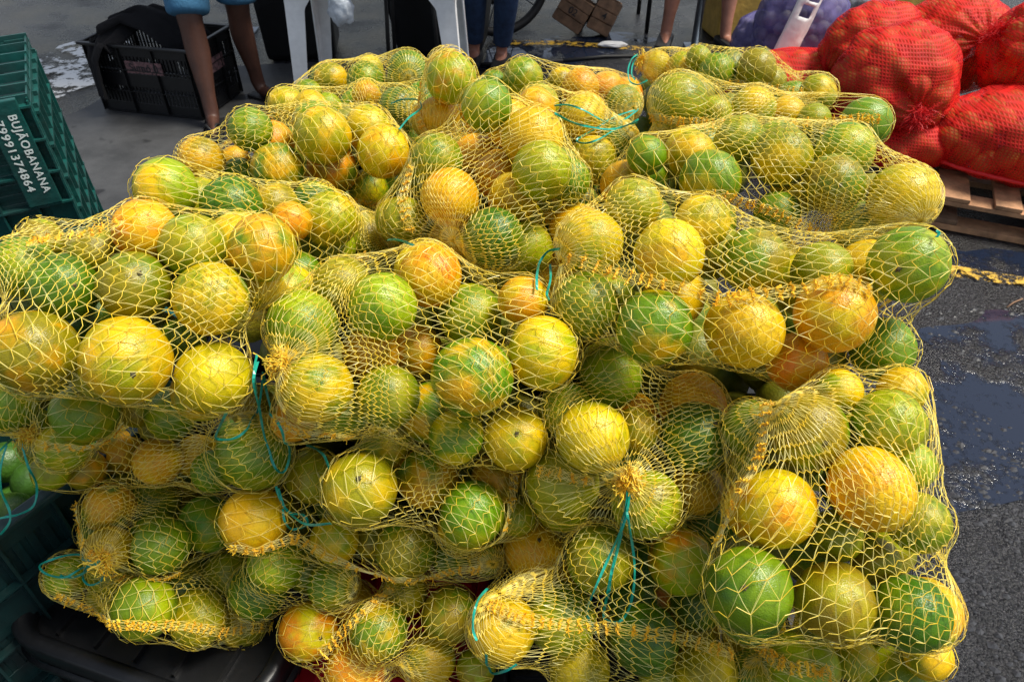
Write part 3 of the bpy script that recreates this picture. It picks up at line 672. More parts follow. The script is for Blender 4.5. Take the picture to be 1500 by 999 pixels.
DEEP = [["S1",-0.44,0.769,1.047,0.034,"OL",0],
["S1",-0.387,0.716,1.037,0.035,"YL",0],
["S1",-0.525,0.783,1.032,0.037,"YG",0],
["S1",-0.569,0.728,1.011,0.038,"AG",0],
["S1",-0.497,0.691,1.005,0.036,"DG",1],
["S1",-0.283,0.752,0.996,0.039,"YL",1],
["S1",-0.545,0.634,0.984,0.04,"OL",0],
["S1",-0.428,0.682,0.979,0.036,"OA",0],
["S1",-0.333,0.764,1.061,0.041,"YL",1],
["S1",-0.467,0.627,0.982,0.034,"LG",1],
["S1",-0.363,0.625,0.948,0.035,"YL",1],
["S2",-0.111,0.782,1.009,0.04,"YR",1],
["S2",-0.26,0.686,0.939,0.036,"LO",0],
["S2",-0.178,0.74,0.938,0.04,"AO",0],
["S2",-0.101,0.739,0.886,0.038,"GY",0],
["S2",-0.033,0.772,0.937,0.038,"AO",0],
["S2",-0.045,0.652,0.952,0.037,"GL",0],
["S2",0.044,0.697,0.97,0.039,"YG",0],
["S2",-0.018,0.642,0.869,0.036,"YG",0],
["S2",-0.217,0.782,0.99,0.035,"YL",0],
["S2",-0.097,0.647,0.891,0.041,"GY",1],
["S2",-0.207,0.642,0.909,0.038,"GL",1],
["S3",0.169,0.822,1.06,0.036,"AY",0],
["S3",0.241,0.768,1.053,0.039,"OG",1],
["S3",0.19,0.7,1.029,0.039,"YA",1],
["S3",0.277,0.675,1.017,0.034,"GL",0],
["S3",0.358,0.745,1.015,0.039,"YL",1],
["S3",0.363,0.663,0.957,0.04,"YA",0],
["S3",0.118,0.73,1.001,0.036,"GL",1],
["S3",0.419,0.718,1.053,0.038,"YL",1],
["S4",-0.092,0.964,1.014,0.038,"GL",0],
["S4",-0.061,1.091,0.985,0.039,"YL",0],
["S4",-0.025,1.02,0.98,0.034,"LO",0],
["S4",-0.005,1.041,1.094,0.036,"YA",1],
["S4",0.066,0.993,1.043,0.036,"LO",0],
["S4",-0.013,0.968,0.922,0.039,"YL",0],
["S4",-0.021,0.893,0.921,0.04,"LG",1],
["S4",-0.081,0.895,0.988,0.036,"AY",1],
["S4",-0.165,0.936,0.993,0.035,"YL",1],
["S4",0.007,1.075,1.023,0.037,"DG",0],
["S4",0.055,0.906,0.924,0.04,"YA",1],
["S4",-0.122,1.037,1.012,0.037,"YA",0],
["S4",0.044,1.008,0.98,0.035,"YL",1],
["S4",0.09,0.904,0.998,0.038,"YA",1],
["S5",-0.441,0.926,1.026,0.039,"LY",1],
["S5",-0.364,0.922,0.971,0.04,"YL",0],
["S5",-0.316,0.969,0.926,0.039,"LO",1],
["S5",-0.213,0.894,0.906,0.04,"LO",0],
["S5",-0.311,0.837,0.914,0.034,"LO",0],
["S5",-0.417,0.847,0.999,0.039,"YL",0],
["S5",-0.34,1.022,0.874,0.04,"OY",1],
["S5",-0.294,0.903,0.89,0.038,"GG",0],
["S5",-0.29,0.961,1.004,0.036,"DG",1],
["S6",-0.386,1.196,0.979,0.038,"AO",0],
["S6",-0.469,1.159,0.934,0.037,"AR",0],
["S6",-0.42,1.09,0.927,0.04,"AG",0],
["S6",-0.368,1.022,0.948,0.038,"AA",0],
["S6",-0.295,1.15,0.963,0.035,"GG",0],
["S6",-0.302,1.211,0.873,0.037,"GY",0],
["S6",-0.273,1.165,1.031,0.034,"LY",0],
["S6",-0.29,1.096,0.903,0.035,"GL",0],
["S6",-0.23,1.212,0.938,0.035,"GY",0],
["S6",-0.494,1.024,0.958,0.039,"GG",1],
["S6",-0.211,1.163,0.998,0.038,"LY",0],
["S6",-0.146,1.125,0.963,0.036,"YL",1],
["S6",-0.346,1.107,0.957,0.035,"LY",1],
["S6",-0.308,1.152,0.832,0.037,"YA",0],
["S6",-0.315,1.118,1.061,0.035,"GY",1],
["S7",-0.42,1.654,0.925,0.038,"DG",0],
["S7",-0.319,1.579,0.903,0.039,"DG",0],
["S7",-0.326,1.662,0.929,0.041,"GL",0],
["S7",-0.457,1.585,0.913,0.035,"DG",0],
["S7",-0.234,1.663,0.895,0.036,"GL",0],
["S7",-0.218,1.594,0.868,0.038,"YL",0],
["S7",-0.163,1.592,0.944,0.041,"LG",0],
["S7c",-0.449,1.441,0.931,0.038,"YL",0],
["S7c",-0.354,1.33,0.933,0.037,"GG",0],
["S7c",-0.364,1.45,0.912,0.036,"LL",0],
["S7c",-0.191,1.392,0.904,0.035,"AY",0],
["S7c",-0.289,1.49,0.918,0.036,"DG",0],
["S7c",-0.245,1.344,0.903,0.036,"DG",0],
["S7c",-0.295,1.427,0.882,0.038,"YA",0],
["S7c",-0.172,1.397,0.987,0.035,"DG",1],
["S7b",-0.107,1.234,1.105,0.035,"YO",1],
["S7b",-0.096,1.17,0.98,0.034,"LR",0],
["S7b",-0.055,1.21,1.04,0.039,"LR",1],
["S7b",-0.141,1.231,1.014,0.035,"YO",1],
["S8",0.027,1.538,0.957,0.039,"OY",0],
["S8",-0.046,1.556,0.932,0.041,"LG",0],
["S8",0.154,1.589,0.942,0.035,"LG",0],
["S8",0.228,1.518,0.892,0.034,"RY",0],
["S8",0.088,1.621,0.878,0.035,"YG",0],
["S8",0.061,1.544,0.866,0.038,"GL",0],
["S8",0.249,1.582,0.922,0.039,"RY",1],
["S8",0.208,1.425,0.89,0.036,"LG",0],
["S8",0.147,1.476,0.897,0.04,"OY",0],
["S9",0.124,1.25,0.925,0.037,"AY",0],
["S9",0.116,1.182,0.947,0.035,"LY",0],
["S9",0.204,1.22,0.935,0.04,"YL",0],
["S9",0.139,1.136,0.87,0.038,"AY",0],
["S9",0.058,1.287,0.959,0.037,"LL",0],
["S9",0.02,1.216,0.989,0.037,"LY",0],
["S9",0.048,1.264,1.033,0.036,"LY",1],
["S9",0.137,1.302,1.003,0.035,"AY",1],
["S9",0.063,1.138,0.924,0.037,"AY",1],
["S9",0.201,1.123,0.958,0.036,"GL",0],
["S10a",0.373,1.65,0.953,0.035,"YY",0],
["S10a",0.401,1.593,0.925,0.036,"GG",0],
["S10a",0.505,1.508,0.916,0.036,"LY",0],
["S10a",0.591,1.548,0.904,0.035,"OL",0],
["S10a",0.453,1.542,0.993,0.039,"GL",0],
["S10a",0.397,1.515,0.944,0.04,"YY",0],
["S10a",0.546,1.563,0.957,0.039,"OL",1],
["S10a",0.556,1.436,0.922,0.04,"YY",0],
["S10b",0.382,1.258,1.012,0.04,"YL",0],
["S10b",0.309,1.238,1.054,0.039,"YL",0],
["S10b",0.516,1.24,0.988,0.036,"LG",0],
["S10b",0.451,1.138,1.001,0.04,"YL",0],
["S10b",0.357,1.169,0.967,0.04,"YO",0],
["S10b",0.269,1.197,0.962,0.037,"LL",1],
["S10b",0.456,1.278,1.005,0.036,"LL",0],
["S10b",0.533,1.155,0.984,0.036,"LO",0],
["S10b",0.445,1.214,0.969,0.035,"LG",0],
["S10b",0.307,1.11,1.023,0.039,"GG",1],
["S11",0.398,1.042,1.059,0.039,"GL",1],
["S11",0.494,1.022,1.054,0.039,"GL",0],
["S11",0.521,0.965,1.009,0.04,"LG",0],
["S11",0.199,0.957,0.967,0.039,"GG",0],
["S11",0.395,0.979,0.936,0.035,"GG",0],
["S11",0.282,0.911,1.003,0.038,"GY",1],
["S11",0.261,1.031,1.055,0.035,"YL",1],
["S11",0.33,1.038,1.012,0.036,"GG",0],
["S11",0.482,0.9,0.932,0.038,"AO",1],
["S11",0.205,1.019,1.015,0.034,"GL",1],
["S11",0.327,0.942,0.933,0.039,"AO",1],
["S11",0.415,0.968,1.022,0.038,"YL",1],
["S11",0.37,0.853,0.968,0.04,"OY",1],
["S12a",-0.659,0.746,0.845,0.036,"LY",0],
["S12a",-0.572,0.712,0.848,0.036,"OL",0],
["S12a",-0.666,0.715,0.761,0.035,"GL",0],
["S12b",-0.517,0.763,0.752,0.036,"AO",0],
["S12b",-0.589,0.797,0.663,0.034,"OL",1],
["S12b",-0.485,0.769,0.659,0.04,"AO",0],
["S12b",-0.368,0.793,0.753,0.036,"GL",0],
["S12b",-0.341,0.665,0.767,0.035,"AO",0],
["S12b",-0.615,0.733,0.64,0.037,"GL",1],
["S12b",-0.421,0.777,0.702,0.035,"GL",1],
["S13a",-0.475,0.689,0.609,0.04,"AG",0],
["S13a",-0.607,0.662,0.632,0.036,"GG",1],
["S13a",-0.539,0.771,0.601,0.041,"YO",1],
["S13a",-0.51,0.63,0.653,0.036,"GL",1],
["S13b",-0.242,0.65,0.71,0.035,"AY",0],
["S13b",-0.028,0.612,0.656,0.035,"OG",0],
["S13b",-0.185,0.63,0.642,0.034,"OL",0],
["S13b",-0.106,0.631,0.65,0.039,"OL",1],
["S13b",-0.332,0.636,0.705,0.036,"OO",1],
["S21",-0.291,0.613,0.613,0.041,"LG",1],
["S15",-0.084,0.653,0.771,0.041,"OY",0],
["S15",-0.177,0.667,0.785,0.036,"LL",0],
["S15",-0.014,0.634,0.741,0.039,"LL",0],
["S15",-0.195,0.592,0.795,0.036,"GL",0],
["S15",-0.062,0.576,0.753,0.035,"LY",1],
["S17",0.091,0.673,0.863,0.038,"AR",0],
["S17",0.238,0.709,0.812,0.035,"AR",0],
["S17",0.202,0.617,0.786,0.037,"DG",0],
["S17",0.066,0.595,0.784,0.04,"LO",1],
["S17",0.131,0.731,0.892,0.04,"LG",1],
["S17",0.135,0.601,0.846,0.037,"LG",1],
["S17",0.287,0.646,0.825,0.037,"LG",1],
["S17",0.161,0.682,0.84,0.037,"AR",1],
["S18",0.066,0.561,0.644,0.035,"YG",1],
["S18",0.282,0.587,0.727,0.04,"DG",0],
["S18",0.152,0.515,0.623,0.038,"YO",1],
["S18",-0.014,0.498,0.669,0.036,"YG",0],
["S18",0.167,0.571,0.668,0.037,"DG",1],
["S18",0.106,0.552,0.735,0.034,"DG",0],
["S18",0.046,0.643,0.679,0.037,"DG",1],
["S18",0.209,0.575,0.606,0.039,"LR",1],
["S19",0.427,0.574,0.941,0.038,"DG",0],
["S19",0.276,0.505,0.885,0.041,"AY",1],
["S19",0.318,0.562,0.913,0.036,"OL",0],
["S19",0.252,0.419,0.83,0.037,"DG",1],
["S19",0.336,0.526,0.792,0.039,"LG",0],
["S19",0.383,0.53,0.895,0.036,"GD",1],
["S19",0.444,0.517,0.793,0.036,"LO",0],
["S19",0.444,0.423,0.813,0.038,"YL",1],
["S19",0.367,0.451,0.795,0.041,"OG",0],
["S20",0.394,0.463,0.652,0.035,"YO",0],
["S20",0.501,0.51,0.605,0.036,"GL",0],
["S20",0.423,0.516,0.602,0.04,"GL",0],
["S20",0.348,0.453,0.603,0.035,"LY",0],
["S20",0.337,0.528,0.601,0.037,"YL",1],
["S20",0.49,0.48,0.709,0.038,"YO",0]]
CORDS = {"S1":[[[-0.2756,0.6003,1.0168],[-0.2785,0.5812,1.0043],[-0.2889,0.5976,0.9461],[-0.2994,0.6117,0.8851],[-0.2881,0.5899,0.854],[-0.2806,0.5961,0.8402],[-0.2642,0.5888,0.8861],[-0.2598,0.5725,0.9444],[-0.2877,0.6253,0.9296],[-0.3109,0.682,0.9271]],[[-0.3089,0.6778,0.9275],[-0.3244,0.6675,0.8755],[-0.3221,0.6162,0.8922],[-0.3364,0.6053,0.8884],[-0.353,0.6019,0.8933],[-0.3292,0.5762,0.9405],[-0.3029,0.5509,0.9881]]],
"S13b":[[[-0.2922,0.5855,0.8245],[-0.2913,0.5848,0.7944],[-0.2776,0.5738,0.781],[-0.2448,0.5362,0.8141],[-0.204,0.5069,0.8569]],[[-0.2924,0.5912,0.8134],[-0.2849,0.5787,0.7843],[-0.2694,0.5881,0.7619],[-0.2631,0.5766,0.7588],[-0.2816,0.5744,0.7515],[-0.2847,0.5654,0.7783],[-0.2885,0.577,0.7907]]],
"S17":[[[0.1291,0.5264,0.9047],[0.1267,0.5058,0.8964],[0.1229,0.4939,0.8759],[0.1106,0.4809,0.8373],[0.0932,0.4569,0.8071],[0.0886,0.4636,0.7452],[0.095,0.453,0.7333],[0.1015,0.4509,0.7184]],[[0.1305,0.5258,0.9055],[0.1259,0.5006,0.8912],[0.119,0.4889,0.8386],[0.1087,0.4595,0.8166],[0.108,0.4626,0.7425],[0.1126,0.4562,0.7384],[0.1236,0.4428,0.7592],[0.1357,0.4567,0.7646],[0.1388,0.4687,0.8019],[0.1378,0.4881,0.8266],[0.1283,0.4895,0.8758],[0.1252,0.4985,0.888]],[[0.1278,0.5271,0.9038],[0.1246,0.5039,0.8929],[0.123,0.4977,0.8389],[0.1109,0.464,0.8232],[0.1087,0.4637,0.7451]]],
"S13a":[[[-0.5396,0.5604,0.7071],[-0.6032,0.5928,0.6681],[-0.637,0.5944,0.656],[-0.6534,0.5842,0.6548],[-0.6411,0.5743,0.6503],[-0.6164,0.5719,0.6457],[-0.5936,0.5805,0.6539],[-0.5421,0.559,0.706]],[[-0.5413,0.5591,0.7059],[-0.5597,0.5544,0.6894],[-0.6073,0.575,0.6409],[-0.6222,0.573,0.649]],[[-0.5399,0.5583,0.704],[-0.5406,0.5535,0.686],[-0.5611,0.5605,0.6522],[-0.5772,0.5593,0.6475],[-0.5891,0.5693,0.6499],[-0.5597,0.5556,0.6956],[-0.5414,0.5581,0.7043]]],
"S9":[[[0.069,1.1708,1.0684],[0.0909,1.1661,1.0715],[0.1155,1.1516,1.0684],[0.151,1.1596,1.0465],[0.175,1.1687,1.0402],[0.2115,1.2278,1.0328],[0.2259,1.28,1.0172]],[[0.0566,0.9532,1.1476],[0.0815,0.994,1.1184],[0.1086,1.0373,1.0922],[0.1472,1.0816,1.0672],[0.1811,1.1326,1.0502],[0.2116,1.1876,1.0379]],[[0.2133,1.2404,1.0312],[0.1708,1.1848,1.0427],[0.1337,1.1463,1.0383],[0.1045,1.1208,1.0323],[0.1174,1.1042,1.0342],[0.1416,1.1113,1.039],[0.1744,1.1591,1.0349],[0.2089,1.1818,1.0345]]],
"S10a":[[[0.2691,1.6081,1.0015],[0.2514,1.5725,1.0024],[0.2364,1.5068,1.0019],[0.2366,1.4685,0.9953],[0.2514,1.4558,0.9946],[0.2782,1.5107,0.9822]],[[0.2736,1.6153,0.9962],[0.2612,1.6019,0.9863],[0.2488,1.5376,0.9864],[0.2531,1.5117,0.9818]]],
"S12a":[[[-0.6462,0.6638,0.8284],[-0.6589,0.664,0.8242],[-0.6458,0.6327,0.8431],[-0.657,0.6255,0.8345]],[[-0.6476,0.6613,0.8179],[-0.6384,0.6408,0.7939],[-0.6277,0.6275,0.7822],[-0.6322,0.6221,0.7606],[-0.6376,0.6122,0.7488],[-0.654,0.6063,0.7418],[-0.6721,0.6034,0.7384],[-0.6857,0.6017,0.7363]],[[-0.6542,0.647,0.8312],[-0.663,0.6254,0.8054],[-0.6612,0.6083,0.7851],[-0.6506,0.5924,0.7662],[-0.6506,0.5827,0.7546],[-0.663,0.5725,0.7425]]],
"S3":[[[0.0542,0.709,1.091],[0.0435,0.7497,1.0617],[0.0347,0.7483,1.0488],[0.0289,0.6975,1.0661],[0.0275,0.6703,1.0619]],[[0.0457,0.7357,1.0514],[0.0431,0.6832,1.0667],[0.0393,0.6735,1.0548],[0.0421,0.6648,1.0517]]],
"S4":[[[-0.1673,0.8498,1.0139],[-0.1497,0.8054,1.0429],[-0.1302,0.7611,1.0679],[-0.112,0.7155,1.0913]]],
"S18":[[[-0.0297,0.4931,0.7454],[-0.0383,0.4701,0.764],[-0.0432,0.4519,0.7654],[-0.0442,0.4339,0.7603],[-0.04,0.422,0.7551]],[[-0.0291,0.4101,0.7472],[-0.0244,0.4207,0.6821],[-0.0078,0.4045,0.7203],[0.0054,0.4067,0.7319]]],
"S7c":[[[-0.2172,1.2923,1.0222],[-0.1899,1.2549,1.0448],[-0.1575,1.2054,1.0636],[-0.1456,1.1489,1.074],[-0.1579,1.0954,1.081],[-0.1661,1.0357,1.0877]]],
"S15":[[[-0.2717,0.6606,0.816],[-0.248,0.6275,0.8464],[-0.2241,0.5881,0.8772],[-0.2061,0.5464,0.9053]]],
"S11":[[[0.4309,0.6478,1.1527],[0.4334,0.6446,1.1515],[0.4283,0.6385,1.1504]]],
"S2":[[[-0.278,0.6072,1.0206],[-0.2784,0.5896,1.0115],[-0.2927,0.6115,0.9598]]]}
STEMS = [[195, 550], [757, 635], [790, 790], [1230, 272], [1210, 650], [110, 418], [205, 400], [525, 700], [925, 372], [1090, 860], [553, 265], [1315, 395], [1050, 620], [590, 860], [1242, 668], [470, 935]]


# ------------------------------------------------------------------ the ground
def sheet(name, outline, z, material, wob=0.0, sub=5, seed=0):
    """flat sheet with an irregular outline"""
    pts = []
    n = len(outline)
    for i in range(n):
        a = Vector(outline[i]); b_ = Vector(outline[(i + 1) % n])
        for k in range(sub):
            p = a.lerp(b_, k / sub)
            if wob:
                q = Vector((p.x * 5, p.y * 5, seed))
                p = p + Vector((noise.noise(q), noise.noise(q + Vector((9, 3, 1))))) * wob
            pts.append(p)
    bm = bmesh.new()
    f = bm.faces.new([bm.verts.new((p.x, p.y, z)) for p in pts])
    if f.normal.z < 0: f.normal_flip()
    bm.normal_update()
    if bm.faces[:][0].normal.z < 0: bm.faces[:][0].normal_flip()
    bmesh.ops.triangulate(bm, faces=bm.faces[:])
    me = bpy.data.meshes.new(name); bm.to_mesh(me); bm.free(); me.materials.append(material)
    return link(bpy.data.objects.new(name, me))

tag(sheet('ground', [(-60, -30), (60, -30), (60, 90), (-60, 90)], 0.0, M['asphalt']), kind='structure')
tag(sheet('pavement', [(-2.33, 0.2), (-2.42, 3.3), (-2.20, 3.80), (-2.02, 4.25), (-.2, 4.55), (-.28, 3.0), (-.35, .2)], 0.006, M['concrete'], .03, 8), kind='structure')
tag(sheet('puddle', [(1.20, 1.52), (1.36, 1.86), (1.62, 2.00), (1.80, 1.95), (1.85, 1.35), (1.62, 1.02), (1.38, 1.12), (1.15, 1.20)], 0.0015, M['puddle'], .10, 9, 3), kind='structure')
tag(sheet('puddle', [(1.45, 2.24), (1.62, 2.42), (2.6, 2.35), (2.5, 2.22)], 0.0015, M['puddle'], .12, 9, 5), kind='structure')
tag(sheet('puddle', [(-2.75, 3.40), (-2.95, 4.1), (-2.75, 4.75), (-2.45, 4.8), (-2.15, 4.3), (-2.36, 3.9), (-2.50, 3.5)], 0.0075, M['glare'], .10, 9, 8), kind='structure')
tag(sheet('puddle', [(-.16, 4.25), (-.1, 4.75), (.7, 4.95), (1.0, 4.8), (.5, 4.45)], 0.0015, M['puddle'], .15, 8, 11), kind='structure')
tag(sheet('road_marking', [(-.1, 4.70), (.35, 4.68), (.85, 4.58), (.87, 4.65), (.35, 4.76), (-.1, 4.78)], 0.009, M['road_paint'], .03, 8, 2), kind='structure')
tag(sheet('road_marking', [(1.55, 2.21), (1.72, 2.16), (2.2, 1.98), (2.23, 2.06), (1.78, 2.22), (1.60, 2.27)], 0.010, M['road_paint'], .035, 12, 2), kind='structure')

# loose wet grit lying on the asphalt beside the puddle
def grit():
    V = []; F = []
    for k in range(5200):
        x = 1.0 + nrng.random() * 1.3; y = .55 + nrng.random() * 1.5
        if noise.noise(Vector((x * 3.5, y * 3.5, 2))) < -.05 - .1 * nrng.random() : continue
        s = .0022 + .009 * nrng.random() ** 3
        a = nrng.random() * PI
        n0 = len(V)
        for i in range(5):
            t = a + i * 2 * PI / 5
            rr = s * (.7 + .5 * nrng.random())
            V.append((x + rr * math.cos(t) * 1.3, y + rr * math.sin(t), .001))
        V.append((x, y, .001 + s * .55))
        for i in range(5): F.append((n0 + i, n0 + (i + 1) % 5, n0 + 5))
    o = mesh_np('gravel', V, F, mat("wet_grit", (.035, .036, .042), .45, 0, 10, .6, 60))
    tag(o, 'wet dark grit scattered over the asphalt beside the puddle', 'gravel', kind='stuff')
grit()

# ------------------------------------------------------------------ wrapped surface round a heap of spheres
def bilin(Mg, u, v):
    """Mg (nv, nu, 3), u periodic 0..1, v 0..1"""
    nv, nu, _ = Mg.shape
    x = (u % 1.0) * nu; i0 = np.floor(x).astype(int) % nu; fx = (x - np.floor(x))[..., None]; i1 = (i0 + 1) % nu
    y = np.clip(v, 0, 1) * (nv - 1); j0 = np.minimum(np.floor(y).astype(int), nv - 2); fy = (y - j0)[..., None]
    return (Mg[j0, i0] * (1 - fx) + Mg[j0, i1] * fx) * (1 - fy) + (Mg[j0 + 1, i0] * (1 - fx) + Mg[j0 + 1, i1] * fx) * fy

def push_out(X, C_, Rr, eps, n=2):
    S_ = X.shape; X = X.reshape(-1, 3).copy()
    for _ in range(n):
        D = X[:, None, :] - C_[None]
        L_ = np.linalg.norm(D, axis=2) + 1e-9
        pen = Rr[None] + eps - L_
        k = pen.argmax(1); i = np.arange(len(X)); p = pen[i, k]
        w = p > 0
        X[w] += (D[i, k] / L_[i, k][:, None] * p[:, None])[w]
    return X.reshape(S_)

def membrane(C_, Rr, K, T, nu=112, nv=76, iters=120):
    """tight skin round the spheres: outermost hits from a core line, then tension with collisions"""
    C_ = np.asarray(C_, float); Rr = np.asarray(Rr, float); K = np.asarray(K, float)
    lo, hi = (C_ - Rr[:, None]).min(0), (C_ + Rr[:, None]).max(0)
    cen = .5 * C_.mean(0) + .25 * (lo + hi)
    w = cen - K; w /= np.linalg.norm(w)
    ax = (C_ - cen) @ w
    b = (np.linalg.norm((C_ - cen) - ax[:, None] * w, axis=1) + Rr).max()
    a0, a1 = (ax - Rr).min(), (ax + Rr).max()
    h0, h1 = min(0, a0 + b * .8), max(0, a1 - b * .8)
    up = np.array([0, 0, 1.0])
    if abs(w[2]) > .9: up = np.array([0, 1.0, 0])
    e1 = np.cross(w, up); e1 /= np.linalg.norm(e1); e2 = np.cross(w, e1)
    cap = b * PI / 2; tot = 2 * cap + h1 - h0
    s = np.linspace(0, tot, nv)
    core = np.clip(s - cap + h0, h0, h1)
    phi = np.where(s < cap, PI - s / cap * PI / 2, np.where(s > tot - cap, (tot - s) / cap * PI / 2, PI / 2))
    th = np.arange(nu) / nu * 2 * PI
    O = (cen + core[:, None] * w)[:, None, :] + np.zeros((1, nu, 1))
    D = np.cos(phi)[:, None, None] * w + np.sin(phi)[:, None, None] * (np.cos(th)[None, :, None] * e1 + np.sin(th)[None, :, None] * e2)
    oc = O[:, :, None, :] - C_[None, None]
    bb = (oc * D[:, :, None, :]).sum(3); cc = (oc ** 2).sum(3) - (Rr + .0025) ** 2
    disc = bb ** 2 - cc
    far = np.where(disc > 0, -bb + np.sqrt(np.maximum(disc, 0)), -1).max(2)
    far = np.maximum(far, .012)
    rho = far
    for _ in range(3):                                   # grow so that nothing sticks out
        pr = np.concatenate([rho[:1], rho, rho[-1:]], 0)
        rho = np.maximum.reduce([rho, np.roll(rho, 1, 1), np.roll(rho, -1, 1), pr[:-2], pr[2:]])
    rho[0] = rho[0].max(); rho[-1] = rho[-1].max()
    far = far + .0
    far[0] = far[0].max(); far[-1] = far[-1].max()
    for it in range(iters):                              # membrane over an obstacle, moving along the rays only
        X = O + D * rho[..., None]
        d = np.zeros_like(X)
        d[1:-1] = ((np.roll(X, 1, 1) + np.roll(X, -1, 1)) * .25)[1:-1] + .25 * (X[:-2] + X[2:]) - X[1:-1]
        rho = np.maximum(far, rho + (d * D).sum(2) * 1.0)
        rho[0] = max(far[0, 0], rho[1].mean()); rho[-1] = max(far[-1, 0], rho[-2].mean())
    return O + D * rho[..., None]

def normals(X):
    du = np.roll(X, -1, 1) - np.roll(X, 1, 1)
    dv = np.empty_like(X); dv[1:-1] = X[2:] - X[:-2]; dv[0] = X[1] - X[0]; dv[-1] = X[-1] - X[-2]
    n = np.cross(du, dv); l = np.linalg.norm(n, axis=2, keepdims=True); n = n / (l + 1e-12)
    c = X.mean((0, 1))
    if ((X - c) * n).sum() < 0: n = -n
    # fill degenerate
    bad = l[..., 0] < 1e-10
    d = X - c; d /= np.linalg.norm(d, axis=2, keepdims=True) + 1e-9
    n[bad] = d[bad]
    return n

def prisms(P0, P1, Nn, hw, hh):
    """three-sided strands; returns V,F(quads)"""
    d = P1 - P0; l = np.linalg.norm(d, axis=1, keepdims=True); ok = l[:, 0] > 2e-4
    P0, P1, Nn, d, l = P0[ok], P1[ok], Nn[ok], d[ok], l[ok]
    hw = np.broadcast_to(hw, ok.shape)[ok][:, None] if np.ndim(hw) else hw
    d = d / l
    s = np.cross(d, Nn); s /= np.linalg.norm(s, axis=1, keepdims=True) + 1e-9
    n = np.cross(s, d)
    e = d * .0002
    A = [P0 - e - s * hw, P0 - e + s * hw, P0 - e + n * hh]
    B = [P1 + e - s * hw, P1 + e + s * hw, P1 + e + n * hh]
    m = len(P0)
    V = np.stack(A + B, 1).reshape(-1, 3)
    b_ = (np.arange(m) * 6)[:, None]
    F = np.concatenate([b_ + np.array([[0, 3, 5, 2]]), b_ + np.array([[2, 5, 4, 1]]), b_ + np.array([[1, 4, 3, 0]])], 0)
    return V, F

def ribbons(P0, P1, Nn, hw, tilt):
    d = P1 - P0; l = np.linalg.norm(d, axis=1, keepdims=True); ok = l[:, 0] > 2e-4
    P0, P1, Nn, d, l, tilt = P0[ok], P1[ok], Nn[ok], d[ok], l[ok], tilt[ok]
    d = d / l
    s = np.cross(d, Nn); s /= np.linalg.norm(s, axis=1, keepdims=True) + 1e-9
    n = np.cross(s, d)
    s = s * np.cos(tilt)[:, None] + n * np.sin(tilt)[:, None]
    V = np.stack([P0 - s * hw, P0 + s * hw, P1 + s * hw, P1 - s * hw], 1).reshape(-1, 3)
    F = (np.arange(len(P0)) * 4)[:, None] + np.array([[0, 1, 2, 3]])
    return V, F

def join(parts):
    Vs, Fs, n = [], [], 0
    for V, F in parts:
        if len(V) == 0: continue
        Vs.append(V); Fs.append(F + n); n += len(V)
    return np.concatenate(Vs), np.concatenate(Fs)

# ------------------------------------------------------------------ the orange sacks
PAL = {'D': (.06, .145, .001), 'G': (.135, .24, .001), 'L': (.33, .36, .001), 'O': (.28, .235, .002),
       'Y': (.72, .47, .001), 'A': (.75, .36, .001), 'R': (.80, .27, .001)}
WORD = {'D': 'deep green', 'G': 'green', 'L': 'yellow-green', 'O': 'olive', 'Y': 'yellow', 'A': 'amber', 'R': 'orange-red'}
def orange_meshes():
    out = []
    for k in range(8):
        r = random.Random(k)
        bm = bmesh.new()
        bmesh.ops.create_uvsphere(bm, u_segments=32, v_segments=20, radius=1)
        sx, sy, sz = r.uniform(.95, 1.01), r.uniform(.96, 1.01), r.uniform(.92, 1.02)
        for v in bm.verts:
            c = v.co.copy()
            a = math.hypot(c.x, c.y)
            dim = math.exp(-(a / .16) ** 2) * .045
            z = c.z - (dim if c.z > 0 else -dim * .4)
            w_ = 1 + .03 * noise.noise(c * 1.6 + Vector((k * 7, 0, 0)))
            v.co = Vector((c.x * sx * w_, c.y * sy * w_, z * sz * w_))
        for f in bm.faces: f.smooth = True
        me = bpy.data.meshes.new("orange"); bm.to_mesh(me); bm.free(); me.materials.append(M['peel'])
        out.append(me)
    return out
OM = orange_meshes()
def calyx_mesh():
    bm = bmesh.new()
    vs_ = [bm.verts.new((0, 0, 1.0))]
    ring = []
    for i in range(10):
        rr = (.085 + .03 * math.sin(i * 2.1)) if i % 2 else .055
        ring.append(bm.verts.new((rr * math.cos(i * PI / 5), rr * math.sin(i * PI / 5), .968)))
    for i in range(10): bm.faces.new((vs_[0], ring[i], ring[(i + 1) % 10]))
    me = bpy.data.meshes.new("calyx"); bm.to_mesh(me); bm.free(); me.materials.append(M['calyx'])
    return me
CM = calyx_mesh()
short = {s['key']: s['short'] for s in SACKS}
ORD = ['first', 'second', 'third', 'fourth', 'fifth', 'sixth', 'seventh', 'eighth']
groups = {}
for o in ORANGES: groups.setdefault((o[0], o[1], 0), []).append(o)
for d in DEEP:
    if d[6]: groups.setdefault((d[0], d[5], 1), []).append([d[0], d[5], *d[1:5]])
def proj_px(p):
    q = Vector(p) - Vector(CAM); cp, sp = math.cos(R_(40)), math.sin(R_(40))
    d = q.y * cp - q.z * sp
    return 750 + q.x / d * 1083.3, 499.5 - (q.y * sp + q.z * cp) / d * 1083.3
